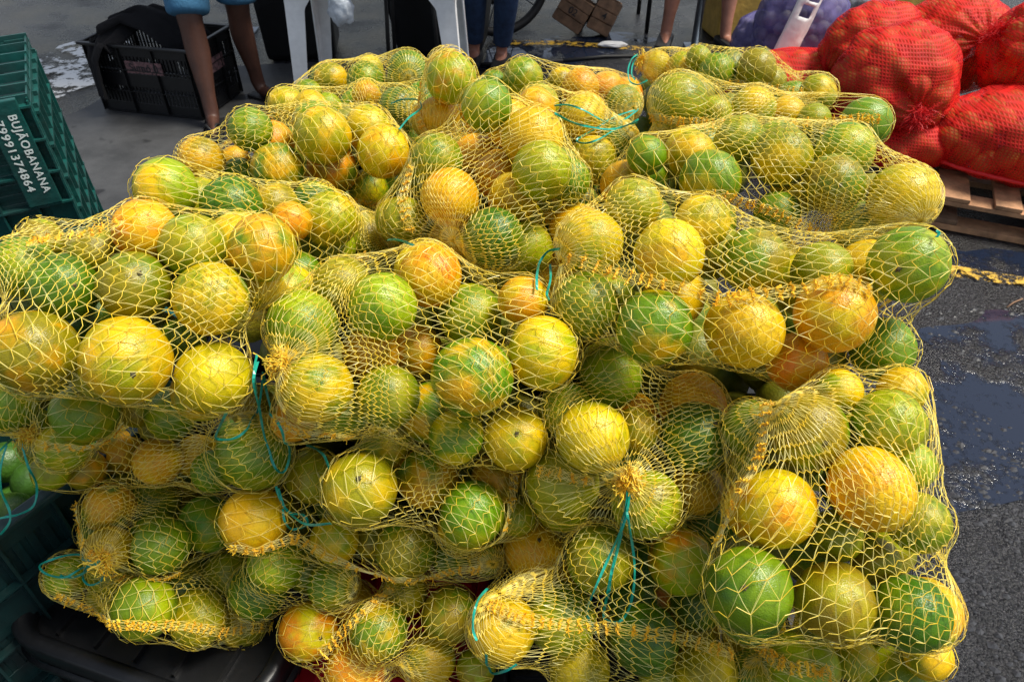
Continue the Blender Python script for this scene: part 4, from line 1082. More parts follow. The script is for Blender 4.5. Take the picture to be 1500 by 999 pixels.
for (key, cc, sunk), lst in groups.items():
    lst.sort(key=lambda o: proj_px(o[2:5])[0])
    for i, o in enumerate(lst):
        a, b_ = cc
        nm = bpy.data.objects.new("orange", OM[rng.randrange(8)])
        COL.objects.link(nm)
        nm.location = o[2:5]; nm.scale = (o[5],) * 3
        px = proj_px(o[2:5])
        st = [s for s in STEMS if not sunk and math.hypot(s[0] - px[0], s[1] - px[1]) < o[5] * 1083 / 0.9 * .8]
        if st:
            cp, sp = math.cos(R_(40)), math.sin(R_(40))
            X = (st[0][0] - 750) / 1083.3; Y = (499.5 - st[0][1]) / 1083.3
            r = Vector((X, cp + Y * sp, -sp + Y * cp)).normalized()
            oc = Vector(CAM) - Vector(o[2:5]); bb = oc.dot(r); disc = bb * bb - (oc.length_squared - o[5] ** 2)
            hit = Vector(CAM) + r * (-bb - math.sqrt(max(0, disc)))
            nm.rotation_euler = (hit - Vector(o[2:5])).to_track_quat('Z', 'Y').to_euler()
            STEMS.remove(st[0])
            c = bpy.data.objects.new("calyx", CM); COL.objects.link(c); c.parent = nm
        else:
            nm.rotation_euler = (rng.uniform(0, 6.28), rng.uniform(0, 6.28), rng.uniform(0, 6.28))
        j = lambda c: tuple(max(0.003, v * rng.uniform(.86, 1.14)) for v in PAL[c])
        nm['peel_main'] = list(j(a)); nm['peel_patch'] = list(j(b_))
        desc = ('half-hidden ' if sunk else '') + WORD[a] + (' orange with %s patches' % WORD[b_] if a != b_ else ' orange all over')
        place = 'in the ' + short[key]
        if len(lst) > 1:
            rank = 'leftmost' if i == 0 else ('rightmost' if i == len(lst) - 1 else ORD[i] + ' from left')
            lab = '%s %s, %s' % (desc, place, rank)
        else: lab = '%s %s' % (desc, place)
        tag(nm, lab, 'orange', 'oranges in the yellow net sacks')
# deeper fruit of the same sacks, seen only through the gaps
def deep():
    tmp = bpy.data.meshes.new("tmp"); bm = bmesh.new(); bmesh.ops.create_uvsphere(bm, u_segments=14, v_segments=9, radius=1); bm.to_mesh(tmp); bm.free()
    V = np.array([v.co[:] for v in tmp.vertices]); F = [tuple(p.vertices) for p in tmp.polygons]
    T_ = []; 
    for f in F:
        T_.append(f[:3]); 
        if len(f) == 4: T_.append((f[0], f[2], f[3]))
    T_ = np.array(T_); parts = []
    for d in DEEP:
        if not d[6]: parts.append((V * d[4] + np.array(d[1:4]), T_))
    # hidden bulk of the pile under the sacks
    k = 0
    allc = np.array([o[2:5] for o in ORANGES] + [d[1:4] for d in DEEP]); allr = np.array([o[5] for o in ORANGES] + [d[4] for d in DEEP])
    g = .079
    qq = allc - CAM; APD = qq[:, 1] * math.cos(R_(40)) - qq[:, 2] * math.sin(R_(40))
    APX = 750 + qq[:, 0] / APD * 1083; APY = 499.5 - (qq[:, 1] * math.sin(R_(40)) + qq[:, 2] * math.cos(R_(40))) / APD * 1083
    for iz in range(6):
        for iy in range(15):
            for ix in range(15):
                p = np.array([-.50 + ix * g + (iz % 2) * g / 2, .56 + iy * g + (iz % 2) * g / 2, .585 + iz * g * .78])
                front = .50 + max(0, p[2] - .55) * .25
                if p[1] < front + .12: continue
                if p[0] < -.42 or p[0] > (.36 if p[1] > .95 else .46): continue
                near = np.hypot(allc[:, 0] - p[0], allc[:, 1] - p[1]) < .09
                if not near.any(): continue
                if allc[near, 2].max() < p[2] + .045: continue
                dd = np.linalg.norm(allc - p, axis=1) - allr - .038
                if dd.min() < -.004: continue
                px_, py_ = proj_px(p); dv = (p[1] * math.cos(R_(40)) + (1.55 - p[2]) * math.sin(R_(40)))
                okc = 0
                for a_ in range(8):
                    X_ = px_ + .044 / dv * 1083 * math.cos(a_ * PI / 4); Y_ = py_ + .044 / dv * 1083 * math.sin(a_ * PI / 4)
                    okc += bool(((np.hypot(APX - X_, APY - Y_) < allr / APD * 1083) & (APD < dv)).any())
                if okc < 6: continue
                parts.append((V * .038 + p, T_)); k += 1
    Vv, Ff = join(parts)
    m = mat("deep_peel", (.30, .25, .015), .4, .3, 300, 0, 9, col2=(.10, .17, .01))
    o = mesh_np('oranges_deep_in_the_pile', Vv, Ff, m, smooth=True)
    tag(o, 'mass of green and yellow oranges deep inside the pile, glimpsed between the net sacks', 'oranges', kind='stuff')
deep()

ALLC = np.array([o[2:5] for o in ORANGES]); ALLR = np.array([o[5] for o in ORANGES]); ALLK = [o[0] for o in ORANGES]

def ribbon_curve(lines, hw, name, material, parent, lift=0.0, tw=1.0, seed=0):
    r = random.Random(seed); parts = []
    for ln in lines:
        P = np.array(ln, float)
        # catmull-rom
        Q = []
        for i in range(len(P) - 1):
            p0, p1, p2, p3 = P[max(i - 1, 0)], P[i], P[i + 1], P[min(i + 2, len(P) - 1)]
            for t in np.linspace(0, 1, 7)[:-1]:
                Q.append(.5 * ((2 * p1) + (-p0 + p2) * t + (2 * p0 - 5 * p1 + 4 * p2 - p3) * t * t + (-p0 + 3 * p1 - 3 * p2 + p3) * t ** 3))
        Q.append(P[-1]); Q = np.array(Q)
        Q = push_out(Q, ALLC, ALLR, .0028, 2)
        n = CAM - Q; n /= np.linalg.norm(n, axis=1, keepdims=True)
        d = np.gradient(Q, axis=0); d /= np.linalg.norm(d, axis=1, keepdims=True) + 1e-9
        s = np.cross(d, n); s /= np.linalg.norm(s, axis=1, keepdims=True) + 1e-9
        nn = np.cross(s, d)
        ph = r.uniform(0, 6)
        a = .9 * tw * np.sin(np.arange(len(Q)) * .33 + ph)
        s = s * np.cos(a)[:, None] + nn * np.sin(a)[:, None]
        th = .0006
        nn = np.cross(s, d)
        m = len(Q)
        V = np.stack([Q - s * hw, Q + s * hw, Q + s * hw + nn * th, Q - s * hw + nn * th], 1).reshape(-1, 3)
        b_ = (np.arange(m - 1) * 4)[:, None]
        F = np.concatenate([b_ + np.array([[i, (i + 1) % 4, 4 + (i + 1) % 4, 4 + i]]) for i in range(4)], 0)
        parts.append((V, F))
    V, F = join(parts)
    return mesh_np(name, V, F, material, parent)

def tuft(K, out, parent, material, n=90, length=.026, seed=1, spread=.6, rad=.0035):
    r = np.random.default_rng(seed)
    out = out / np.linalg.norm(out)
    e = np.cross(out, [0.3, .2, 1]); e /= np.linalg.norm(e); g = np.cross(out, e)
    parts = []
    P = np.tile(K, (n, 1)) + r.normal(0, rad * .4, (n, 3))
    a = r.random(n) * 2 * PI
    side = np.cos(a)[:, None] * e + np.sin(a)[:, None] * g
    P = P + side * rad
    dirv = out * r.uniform(.3, 1, (n, 1)) + side * spread * r.uniform(.2, 1.2, (n, 1)) + r.normal(0, .2, (n, 3))
    dirv /= np.linalg.norm(dirv, axis=1, keepdims=True)
    L_ = length * r.uniform(.35, 1, (n, 1))
    for s in range(5):
        Q = P + dirv * L_ / 4
        parts.append(prisms(P, Q, side, .0006, .0007))
        P = Q; dirv = dirv + r.normal(0, .75, (n, 3)) - np.array([0, 0, .12]); dirv /= np.linalg.norm(dirv, axis=1, keepdims=True)
    V, F = join(parts)
    return mesh_np('gathered_tuft', V, F, material, parent)

def net_sack(S_, idx):
    key = S_['key']
    r = np.random.default_rng(100 + idx)
    cs = [o[2:5] for o in ORANGES if o[0] == key] + [d[1:4] for d in DEEP if d[0] == key]
    rs = [o[5] for o in ORANGES if o[0] == key] + [d[4] for d in DEEP if d[0] == key]
    C_ = np.array(cs); Rr = np.array(rs)
    K = np.array(S_['knot']); T = np.array(S_['tail'])
    X = membrane(C_, Rr, K, T)
    nv, nu, _ = X.shape
    seg = np.linalg.norm(np.diff(X, axis=0), axis=2).mean(1)
    arc = np.concatenate([[0], np.cumsum(seg)]); total = arc[-1]
    circ = np.linalg.norm(X - np.roll(X, 1, 1), axis=2).sum(1).max()
    nh = max(14, int(total / .0123))                    # hoops along the sack
    NU = int(circ / .0067) // 2 * 2                     # knots round each hoop
    # hoop positions, unevenly bunched
    hs = np.cumsum(1 + .42 * np.sin(np.arange(nh) * .55 + r.random() * 6) + .25 * r.random(nh)); hs = (hs - hs[0]) / (hs[-1] - hs[0])
    hs = .012 + .976 * hs
    ph1, ph2, ph3 = r.random(3) * 6.28
    Uu, Hh = np.meshgrid(np.arange(NU) / NU, hs)
    J, I = np.indices(Uu.shape)                          # J hoop, I knot
    zig = np.where((I + J) % 2 == 0, 1, -1) * .16 / nh   # hoop zigzags along the axis
    A = Hh + zig * (1 + .5 * r.normal(size=Uu.shape)) + .018 * np.sin(2 * PI * Uu * 2 + ph1) * np.sin(PI * Hh) + .012 * np.sin(2 * PI * Uu * 5 + ph2 + Hh * 6) * np.sin(PI * Hh)
    Vv = np.interp(np.clip(A, 0, 1) * total, arc, np.linspace(0, 1, nv))
    U2 = Uu + .020 * np.sin(Hh * 9 + ph3) + .012 * np.sin(2 * PI * Uu * 3 + Hh * 7 + ph1) + .10 * r.normal(size=Uu.shape) / NU
    Np = normals(X)
    P = bilin(X, U2, Vv)
    Nn = bilin(Np, U2, Vv); Nn /= np.linalg.norm(Nn, axis=2, keepdims=True) + 1e-9
    P = P + Nn * .0010
    P = push_out(P, C_, Rr, .0012, 2)
    view = CAM - P; view /= np.linalg.norm(view, axis=2, keepdims=True)
    vis = (view * Nn).sum(2) > -.42
    oth = [i for i, k in enumerate(ALLK) if k != key]
    OC, OR = ALLC[oth], ALLR[oth]
    near = np.linalg.norm(OC - C_.mean(0), axis=1) < .45
    OC, OR = OC[near], OR[near]
    if len(OC):
        ins = (np.linalg.norm(P[:, :, None] - OC[None, None], axis=3) < OR - .001).any(2)
        vis &= ~ins
    root = empty('net_sack', tuple(C_.mean(0) - np.array([0, 0, .1])))
    tag(root, S_['label'], 'sack of oranges', 'yellow net sacks of oranges')
    org = np.array(root.location)
    P = P - org
    # hoops
    P1 = np.roll(P, -1, 1); N1 = Nn; v1 = vis & np.roll(vis, -1, 1)
    a = prisms(P[v1], P1[v1], N1[v1], .00037, .00048)
    o_ = mesh_np('net_yarn', *a, M['net'], root)
    # filaments
    parts = []
    for dI in (1, -1):
        A0 = P[:-1]; B0 = np.roll(P[1:], -dI, 1)
        ok = ((I[:-1] + J[:-1]) % 2 == 0) & vis[:-1] & np.roll(vis[1:], -dI, 1)
        a0 = A0[ok]; b0 = B0[ok]; n0 = Nn[:-1][ok]
        mid = (a0 + b0) / 2 + n0 * .0002
        mid = push_out(mid + org, C_, Rr, .0012, 1) - org
        for kk in range(2 if dI == 1 else 1):
            sh = r.normal(0, .0006, a0.shape)
            tl = r.uniform(-.8, .8, len(a0))
            parts.append(ribbons(a0 + sh * .3, mid + sh, n0, .00021, tl))
            parts.append(ribbons(mid + sh, b0 + sh * .3, n0, .00021, tl))
    V, F = join(parts)
    mesh_np('net_filament', V, F, M['filament'], root)
    # seam of thick stitches
    if S_['seam']:
        sp = np.array(S_['seam'])
        ns = 80
        # resample seam and find closest membrane parameter
        tt = np.linspace(0, len(sp) - 1, ns); i0 = np.minimum(tt.astype(int), len(sp) - 2); f_ = (tt - i0)[:, None]
        line = sp[i0] * (1 - f_) + sp[i0 + 1] * f_
        fl = X.reshape(-1, 3); fn = Np.reshape(-1, 3)
        vw = CAM - fl; vw /= np.linalg.norm(vw, axis=1, keepdims=True)
        idx_ = []
        for q in line:
            # nearest point measured square to the line of sight, among surface facing the viewer
            d = q - CAM; d /= np.linalg.norm(d)
            rel = fl - CAM; t = rel @ d; per = np.linalg.norm(rel - t[:, None] * d, axis=1)
            cost = per + .06 * np.abs(t - np.linalg.norm(q - CAM)) + np.where((fn * vw).sum(1) < 0, .5, 0)
            idx_.append(int(cost.argmin()))
        Q = fl[idx_]; n = fn[idx_]
        ker = np.ones(7) / 7
        Qp = np.pad(Q, ((3, 3), (0, 0)), mode='edge'); Q = np.stack([np.convolve(Qp[:, k], ker, 'valid') for k in range(3)], 1)
        npd = np.pad(n, ((3, 3), (0, 0)), mode='edge'); n = np.stack([np.convolve(npd[:, k], ker, 'valid') for k in range(3)], 1)
        n /= np.linalg.norm(n, axis=1, keepdims=True) + 1e-9
        Q = push_out(Q, C_, Rr, .003, 2)
        d = np.gradient(Q, axis=0); d /= np.linalg.norm(d, axis=1, keepdims=True) + 1e-9
        s = np.cross(d, n); s /= np.linalg.norm(s, axis=1, keepdims=True) + 1e-9
        parts = []
        for k in range(9):                               # bundle of threads running along the seam
            off = (k - 4) * .0016
            wv = .0010 * np.sin(np.arange(ns) * .8 + k * 1.7)
            L_ = Q + s * (off + wv)[:, None] + n * .001
            parts.append(prisms(L_[:-1] - org, L_[1:] - org, n[:-1], .00032, .0004))
        V, F = join(parts)
        mesh_np('seam_thread', V, F, M['filament'], root)
        parts = []
        length = np.linalg.norm(np.diff(Q, axis=0), axis=1).sum()
        cnt = max(4, int(length / .0125))
        for k in range(cnt):
            i = min(ns - 2, int((k + .5 + r.normal() * .1) / cnt * (ns - 1)))
            c = Q[i] + n[i] * .0018
            m_ = 9
            t_ = np.linspace(-1, 1, m_)
            hl = r.uniform(.0055, .0085)
            L_ = c + s[i] * (t_ * hl)[:, None] + d[i] * (r.normal(0, .0013, m_))[:, None] + n[i] * (r.normal(0, .0006, m_))[:, None]
            hw = .0007 + .0009 * r.random(m_ - 1)
            parts.append(prisms(L_[:-1] - org, L_[1:] - org, np.tile(n[i], (m_ - 1, 1)), hw, .0014))
            # loose fuzz
            fz = 7
            a0 = c + s[i] * r.uniform(-hl, hl, (fz, 1)) + r.normal(0, .0008, (fz, 3))
            b0 = a0 + r.normal(0, .0024, (fz, 3)) + n[i] * .001
            parts.append(prisms(a0 - org, b0 - org, np.tile(n[i], (fz, 1)), .0005, .0006))
        V, F = join(parts)
        mesh_np('seam_stitches', V, F, M['stitch'], root)['kind'] = 'stuff'
    # mouth
    if key in ('S12a', 'S13a', 'S17', 'S10a', 'S2'):
        Kp = X[0].mean(0)
        outv = Np[1].mean(0) + .6 * (Kp - C_.mean(0)) / np.linalg.norm(Kp - C_.mean(0))
        t = tuft(Kp - org, outv, root, M['stitch'], 150 if key == 'S17' else 90, .017, idx, 1.1)
        t2 = tuft(Kp - org, outv, root, M['net'], 110, .026, idx + 50, 1.8)
    if key in CORDS:
        ribbon_curve([[tuple(np.array(p)) for p in ln] for ln in CORDS[key]], .0015, 'tie_cord', M['cord'], None, seed=idx)
        c = bpy.context.scene.collection.objects[-1]
        me = c.data
        arr = np.empty(len(me.vertices) * 3, np.float32); me.vertices.foreach_get("co", arr)
        arr = arr.reshape(-1, 3) - org.astype(np.float32); me.vertices.foreach_set("co", arr.ravel()); me.update()
        c.parent = root
    return root
for i, S_ in enumerate(SACKS): net_sack(S_, i)

LOW = bpy.data.meshes.new("low")
_b = bmesh.new(); bmesh.ops.create_uvsphere(_b, u_segments=14, v_segments=9, radius=1); _b.to_mesh(LOW); _b.free()
# ------------------------------------------------------------------ plastic crates
def crate(name, label, L, Wd, Hh, material, loc, rot, group=None, ribs=True, nx=7, nz=3, solid=False):
    """open crate, long side on local x, base at local z=0"""
    root = empty(name, loc, rot=rot)
    tag(root, label, 'crate', group)
    t = .006
    # four side panels that flare a little, each with a lattice of proud ribs
    for (nm, along, half, other) in (('side_panel', 'x', L / 2, Wd / 2), ('side_panel', 'x', L / 2, -Wd / 2), ('end_panel', 'y', Wd / 2, L / 2), ('end_panel', 'y', Wd / 2, -L / 2)):
        sgn = 1 if other > 0 else -1
        def P(a, c, z, d=0):      # a along, z up, d outward
            fl = .97 + .03 * z / Hh
            if along == 'x': return (a * fl, (other + sgn * d) * fl, z)
            return ((other + sgn * d) * fl, a * fl, z)
        mb = MB()
        def bar(a0, a1, z0, z1, th, d):
            c = P((a0 + a1) / 2, 0, (z0 + z1) / 2, d)
            da, dz = abs(a1 - a0), abs(z1 - z0)
            mb.box(c, (da, th, dz) if along == 'x' else (th, da, dz), bev=.0012)
        # bands
        for z0, z1 in ((0, .045 * Hh / .3), (.40 * Hh, .60 * Hh), (.86 * Hh, Hh)): bar(-half, half, z0, z1, t, -.003)
        n = int(2 * half / .021)
        for i in range(n + 1):
            a = -half + .012 + i * (2 * half - .024) / n
            bar(a - .006, a + .006, .03, .42 * Hh, t * .7, -.004)
            bar(a - .006, a + .006, .58 * Hh, .88 * Hh, t * .7, -.004)
        if solid: bar(-half + .003, half - .003, .01, Hh - .004, .0025, -.0065)
        mb.build(nm, material, root)
        if ribs:
            m = nx if along == 'x' else max(3, int(nx * Wd / L))
            for i in range(m + 1):
                a = -half + .004 + i * (2 * half - .008) / m
                r = MB(); c = P(a, 0, Hh / 2, .006)
                r.box(c, (.004, .016, Hh) if along == 'x' else (.016, .004, Hh)); r.build('rib', material, root)
            for i in range(nz + 1):
                z = .003 + i * (Hh - .006) / nz
                r = MB(); c = P(0, 0, z, .0065)
                r.box(c, (2 * half, .0135, .0035) if along == 'x' else (.0135, 2 * half, .0035)); r.build('rib', material, root)
    r = MB()
    for (cx, cy, sx, sy) in ((0, Wd / 2 + .008, L + .036, .022), (0, -Wd / 2 - .008, L + .036, .022), (L / 2 + .008, 0, .0218, Wd - .008), (-L / 2 - .008, 0, .0218, Wd - .008)):
        r.box((cx, cy, Hh + .004), (sx, sy, .014), bev=.004)
    r.build('rim', material, root)
    b = MB(); b.box((0, 0, .004), (L * .965, Wd * .965, .006))
    for i in range(9): b.box((-L * .45 + i * L * .1125, 0, -.002), (.006, Wd * .94, .009))
    for i in range(6): b.box((0, -Wd * .42 + i * Wd * .168, -.0025), (L * .94, .006, .008))
    b.build('base', material, root)
    return root

def round_crate(name, label, L, Wd, Hh, material, loc, rz, cr=.06):
    """crate turned bottom-up: rounded corners, proud lip, a recessed floor with crossing ribs"""
    root = empty(name, loc, rz); tag(root, label, 'crate')
    def loop(l, w, c, n=7):
        out = []
        for qx, qy, a0 in ((1, 1, 0), (-1, 1, 90), (-1, -1, 180), (1, -1, 270)):
            for k in range(n):
                a = R_(a0 + 90 * k / (n - 1))
                out.append(((l / 2 - c) * qx + c * math.cos(a), (w / 2 - c) * qy + c * math.sin(a)))
        return out
    def shell(profile, nm, mt=material):
        bm = bmesh.new(); rings = []
        for off, z in profile:
            rings.append([bm.verts.new((x, y, z)) for x, y in loop(L + 2 * off, Wd + 2 * off, cr + off)])
        n = len(rings[0])
        for r0, r1 in zip(rings, rings[1:]):
            for k in range(n):
                f = bm.faces.new((r0[k], r0[(k + 1) % n], r1[(k + 1) % n], r1[k])); f.smooth = True
        bmesh.ops.recalc_face_normals(bm, faces=bm.faces[:])
        me = bpy.data.meshes.new(nm); bm.to_mesh(me); bm.free(); me.materials.append(mt)
        return link(bpy.data.objects.new(nm, me), root)
    shell([(.0, 0), (.0, Hh - .05), (.012, Hh - .045), (.014, Hh - .004), (.010, Hh), (-.004, Hh), (-.010, Hh - .006), (-.012, Hh - .028)], 'wall')
    shell([(.014, Hh - .060), (.019, Hh - .057), (.019, Hh - .048), (.013, Hh - .044)], 'rim')
    f = MB(); f.box((0, 0, Hh - .034), (L - .03, Wd - .03, .006))
    f.build('floor_panel', material, root)
    for i in range(5):
        g = MB(); g.box((-L / 2 + (i + 1) * L / 6, 0, Hh - .027), (.004, Wd - .045, .010)); g.build('rib', material, root)
    for i in range(3):
        g = MB(); g.box((0, -Wd / 2 + (i + 1) * Wd / 4, Hh - .0275), (L - .045, .004, .0085)); g.build('rib', material, root)
    for i in range(int(Wd / .05)):
        for s in (-1, 1):
            g = MB(); g.box((s * (L / 2 + .003), -Wd / 2 + .06 + i * (Wd - .12) / max(1, int(Wd / .05) - 1), Hh / 2 - .03), (.008, .004, Hh - .07)); g.build('rib', material, root)
    for i in range(int(L / .05)):
        for s in (-1, 1):
            g = MB(); g.box((-L / 2 + .06 + i * (L - .12) / max(1, int(L / .05) - 1), s * (Wd / 2 + .003), Hh / 2 - .03), (.004, .008, Hh - .07)); g.build('rib', material, root)
    return root

# tall green crate on end, with the seller's lettering
G = crate('green_crate', 'dark green crate stood on end at the left edge with white lettering down its side', .60, .40, .315, M['green_plastic'],
          (-.975, 1.508, .715), None, nx=9, nz=5, solid=True)
# local x points down, local -z (the base) points right, local +y faces the camera
G.rotation_euler = (Matrix.Rotation(R_(27), 3, 'Z') @ Matrix.Rotation(R_(-1), 3, 'Y') @ Matrix(((0, 0, -1), (0, -1, 0), (-1, 0, 0)))).to_euler()
pan = MB(); pan.box((-.205, .2075, .048), (.21, .012, .058), bev=.002); pan.build('name_panel', M['green_plastic'], G)
def text(parent, body, size, loc, rot, material, name='lettering', xs=1.0, sp=1.0):
    cu = bpy.data.curves.new(name, 'FONT'); cu.body = body; cu.size = size; cu.extrude = .0003
    cu.align_x = 'CENTER'; cu.align_y = 'CENTER'; cu.space_character = sp; cu.offset = size * .012
    t_ = bpy.data.objects.new('tmp', cu); COL.objects.link(t_)
    dg = bpy.context.evaluated_depsgraph_get()
    me = bpy.data.meshes.new_from_object(t_.evaluated_get(dg)); bpy.data.objects.remove(t_)
    me.materials.clear(); me.materials.append(material)
    o = bpy.data.objects.new(name, me); link(o, parent); o.location = loc; o.rotation_euler = rot; o.scale = (xs, 1, 1)
    return o
tr = Matrix(((1, 0, 0), (0, 0, 1), (0, -1, 0))).to_euler()
text(G, "BUJÃOBANANA", .020, (-.205, .2142, .036), tr, M['paint_white'], xs=1.0, sp=1.15)
text(G, "79991374864", .020, (-.205, .2142, .061), tr, M['paint_white'], xs=1.12, sp=1.18)
crate('green_crate', 'green crate underneath the lettered crate at the left edge, mostly hidden', .60, .40, .30, M['green_plastic'], (-1.02, 1.55, .003), Euler((0, 0, R_(27))), nx=7)
crate('green_crate', 'dark green crate directly below the lettered one, hardly visible beside the pile', .60, .40, .10, M['green_plastic'], (-1.02, 1.55, .308), Euler((0, 0, R_(27))), nx=7)

# near left green crate holding limes
ang = math.atan2(.666 - .57, -.612 + .672)
ca, sa = math.cos(ang), math.sin(ang)
Lc, Wc = .60, .40
mid = Vector((-.655, .60, 0))
cx = mid.x - sa * Wc / 2 ; cy = mid.y + ca * Wc / 2
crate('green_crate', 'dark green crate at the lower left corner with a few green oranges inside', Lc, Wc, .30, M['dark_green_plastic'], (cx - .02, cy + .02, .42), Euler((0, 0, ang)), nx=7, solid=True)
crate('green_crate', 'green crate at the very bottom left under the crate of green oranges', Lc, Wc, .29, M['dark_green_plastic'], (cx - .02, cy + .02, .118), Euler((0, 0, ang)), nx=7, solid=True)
for i, (lx, ly, lab) in enumerate(((.10, -.12, 'green orange lying in the lower left crate, nearest the pile'), (.0, -.135, 'green orange in the lower left crate with a crate rim close in front'), (.02, -.06, 'green orange in the lower left crate, leftmost and half out of frame'), (.13, -.04, 'green orange in the lower left crate, farthest back'))):
    o = bpy.data.objects.new("orange", OM[i]); COL.objects.link(o)
    o.location = (cx - .02 + ca * lx - sa * ly, cy + .02 + sa * lx + ca * ly, .595 + .012 * (i % 2)); o.scale = (.038,) * 3
    o.rotation_euler = (i, i * 2, i * 3)
    o['peel_main'] = [.035, .10, .008]; o['peel_patch'] = [.08, .15, .01]
    tag(o, lab, 'orange', 'loose green oranges in the left crate')
for i in range(14):
    pass
def crate_fill():
    V0 = np.array([v.co[:] for v in LOW.vertices]); T_ = []
    for p in LOW.polygons:
        f = tuple(p.vertices); T_.append(f[:3])
        if len(f) == 4: T_.append((f[0], f[2], f[3]))
    parts = []
    for ix in range(7):
        for iy in range(4):
            for iz in range(2):
                lx = -.25 + ix * .079 + (iz % 2) * .03; ly = -.145 + iy * .082 + (iz % 2) * .03
                if abs(lx) > .25 or abs(ly) > .15: continue
                parts.append((V0 * .037 + np.array((cx - .02 + ca * lx - sa * ly, cy + .02 + sa * lx + ca * ly, .465 + iz * .066)), np.array(T_)))
    V, F = join(parts)
    o = mesh_np('oranges_filling_crate', V, F, M['leaf'], smooth=True)
    tag(o, 'dark green oranges filling the bottom of the lower left crate', 'oranges', kind='stuff')
crate_fill()

# black upturned crate and red crate that carry the pile
a1 = math.atan2(-.116, .36)
e1 = Vector((math.cos(a1), math.sin(a1), 0)); e2 = Vector((-math.sin(a1), math.cos(a1), 0))
c0 = Vector((-.545, .485, 0)) + e2 * .285
round_crate('black_crate', 'black crate turned bottom up under the bottom left sack, with rounded corner', .40, .56, .27, M['black_plastic'], (c0.x, c0.y, .285), a1)
round_crate('black_crate', 'lower black crate below the upturned black crate at the bottom left', .40, .56, .27, M['black_plastic'], (c0.x, c0.y, .012), a1)
rc = Vector((-.18, .50, 0)) + e2 * .25
rr_ = round_crate('red_crate', 'bright red plastic crate showing its rounded corner at the bottom edge', .26, .34, .275, M['red_plastic'], (-.185, .60, .225), -.16, .09)
for k in range(3):
    g = MB(); g.tube([(-.07 + k * .035, -.135 - (k % 2) * .004, .2445), (-.07 + k * .035, -.135 - (k % 2) * .004, .2475)], .0055, 12); g.build('hole', M['rubber'], rr_)
round_crate('black_crate', 'black crate standing under the red crate at the bottom edge', .36, .50, .235, M['black_plastic'], (rc.x + .03, rc.y, .004), a1 - .1)
round_crate('black_crate', 'black crate carrying the right front of the pile, in shadow behind nets', .52, .40, .27, M['black_plastic'], (.24, .60, .276), .02)
round_crate('black_crate', 'black crate at ground level under the right front of the pile', .52, .40, .27, M['black_plastic'], (.24, .60, .002), .02)
round_crate('black_crate', 'black crate carrying the back right of the pile, hidden by sacks', .60, .40, .27, M['black_plastic'], (.26, 1.16, .276), .02)
round_crate('black_crate', 'black crate at ground level under the back right of the pile', .60, .40, .27, M['black_plastic'], (.26, 1.16, .002), .02)
round_crate('black_crate', 'black crate carrying the back left of the pile, hidden by sacks', .60, .40, .27, M['black_plastic'], (-.38, 1.36, .276), .02)
round_crate('black_crate', 'black crate at ground level under the back left of the pile', .60, .40, .27, M['black_plastic'], (-.38, 1.36, .002), .02)

# ------------------------------------------------------------------ black crate on the pavement with a cloth over its rim
p0 = Vector((-2.10, 3.70, 0)); p1 = Vector((-1.55, 3.57, 0))
ba = math.atan2(p1.y - p0.y, p1.x - p0.x)
bc = (p0 + p1) / 2 + Vector((-math.sin(ba), math.cos(ba), 0)) * .19
B = crate('black_crate', 'scuffed black crate on the pavement behind the man, a black cloth over its rim', .57, .38, .33, M['black_plastic'], (bc.x, bc.y, .012), Euler((0, 0, ba)), nx=3, nz=3)
pl = MB(); pl.box((.03, -.196, .235), (.20, .006, .058), bev=.001); pk = pl.build('pink_label', M['paint_pink'], B)
text(B, "Sumó 0", .052, (.03, -.2006, .235), (R_(90), 0, 0), M['ink'], xs=1.0)
pl = MB(); pl.box((.289, .02, .21), (.006, .12, .07), bev=.001); pl.build('pink_label', M['paint_pink'], B)
def cloth():
    bm = bmesh.new(); nu_, nv_ = 22, 34
    # path: hangs down outside the front rim, over the rim, humps up and falls inside
    path = [(-.235, -.235, .075), (-.232, -.238, .17), (-.215, -.232, .27), (-.175, -.205, .35), (-.12, -.11, .43), (-.03, .0, .465), (.07, .03, .425), (.17, .03, .34), (.22, .02, .24)]
    wid = [.055, .06, .06, .065, .10, .13, .14, .13, .10]
    grid = []
    for j in range(nv_):
        t = j / (nv_ - 1) * (len(path) - 1); i = min(int(t), len(path) - 2); f = t - i
        f2 = f * f * (3 - 2 * f)
        c = Vector(path[i]).lerp(Vector(path[i + 1]), f2); w = wid[i] * (1 - f2) + wid[i + 1] * f2
        d = (Vector(path[i + 1]) - Vector(path[i])).normalized()
        s = Vector((.8, -.55, 0)).normalized() if i < 3 else Vector((.45, .89, 0)).lerp(Vector((.8, -.55, 0)), max(0, 1 - (t - 3)))
        row = []
        for k in range(nu_):
            u = k / (nu_ - 1) * 2 - 1
            fold = .014 * math.sin(u * 9 + j * .14) + .02 * noise.noise(Vector((u * 2, j * .15, 1)))
            row.append(bm.verts.new(c + s * (u * w) + Vector((-.3, -.6, .6)) * fold - Vector((0, 0, 1)) * (abs(u) ** 2) * (.05 if i >= 3 else 0)))
        grid.append(row)
    for j in range(nv_ - 1):
        for k in range(nu_ - 1):
            f = bm.faces.new((grid[j][k], grid[j][k + 1], grid[j + 1][k + 1], grid[j + 1][k])); f.smooth = True
    me = bpy.data.meshes.new('black_cloth'); bm.to_mesh(me); bm.free(); me.materials.append(M['cloth'])
    o = link(bpy.data.objects.new('black_cloth', me))
    o.location = B.location; o.rotation_euler = B.rotation_euler
    s = o.modifiers.new('s', 'SOLIDIFY'); s.thickness = .006
    tag(o, 'crumpled black cloth hanging over the rim of the scuffed black crate', 'cloth')
cloth()

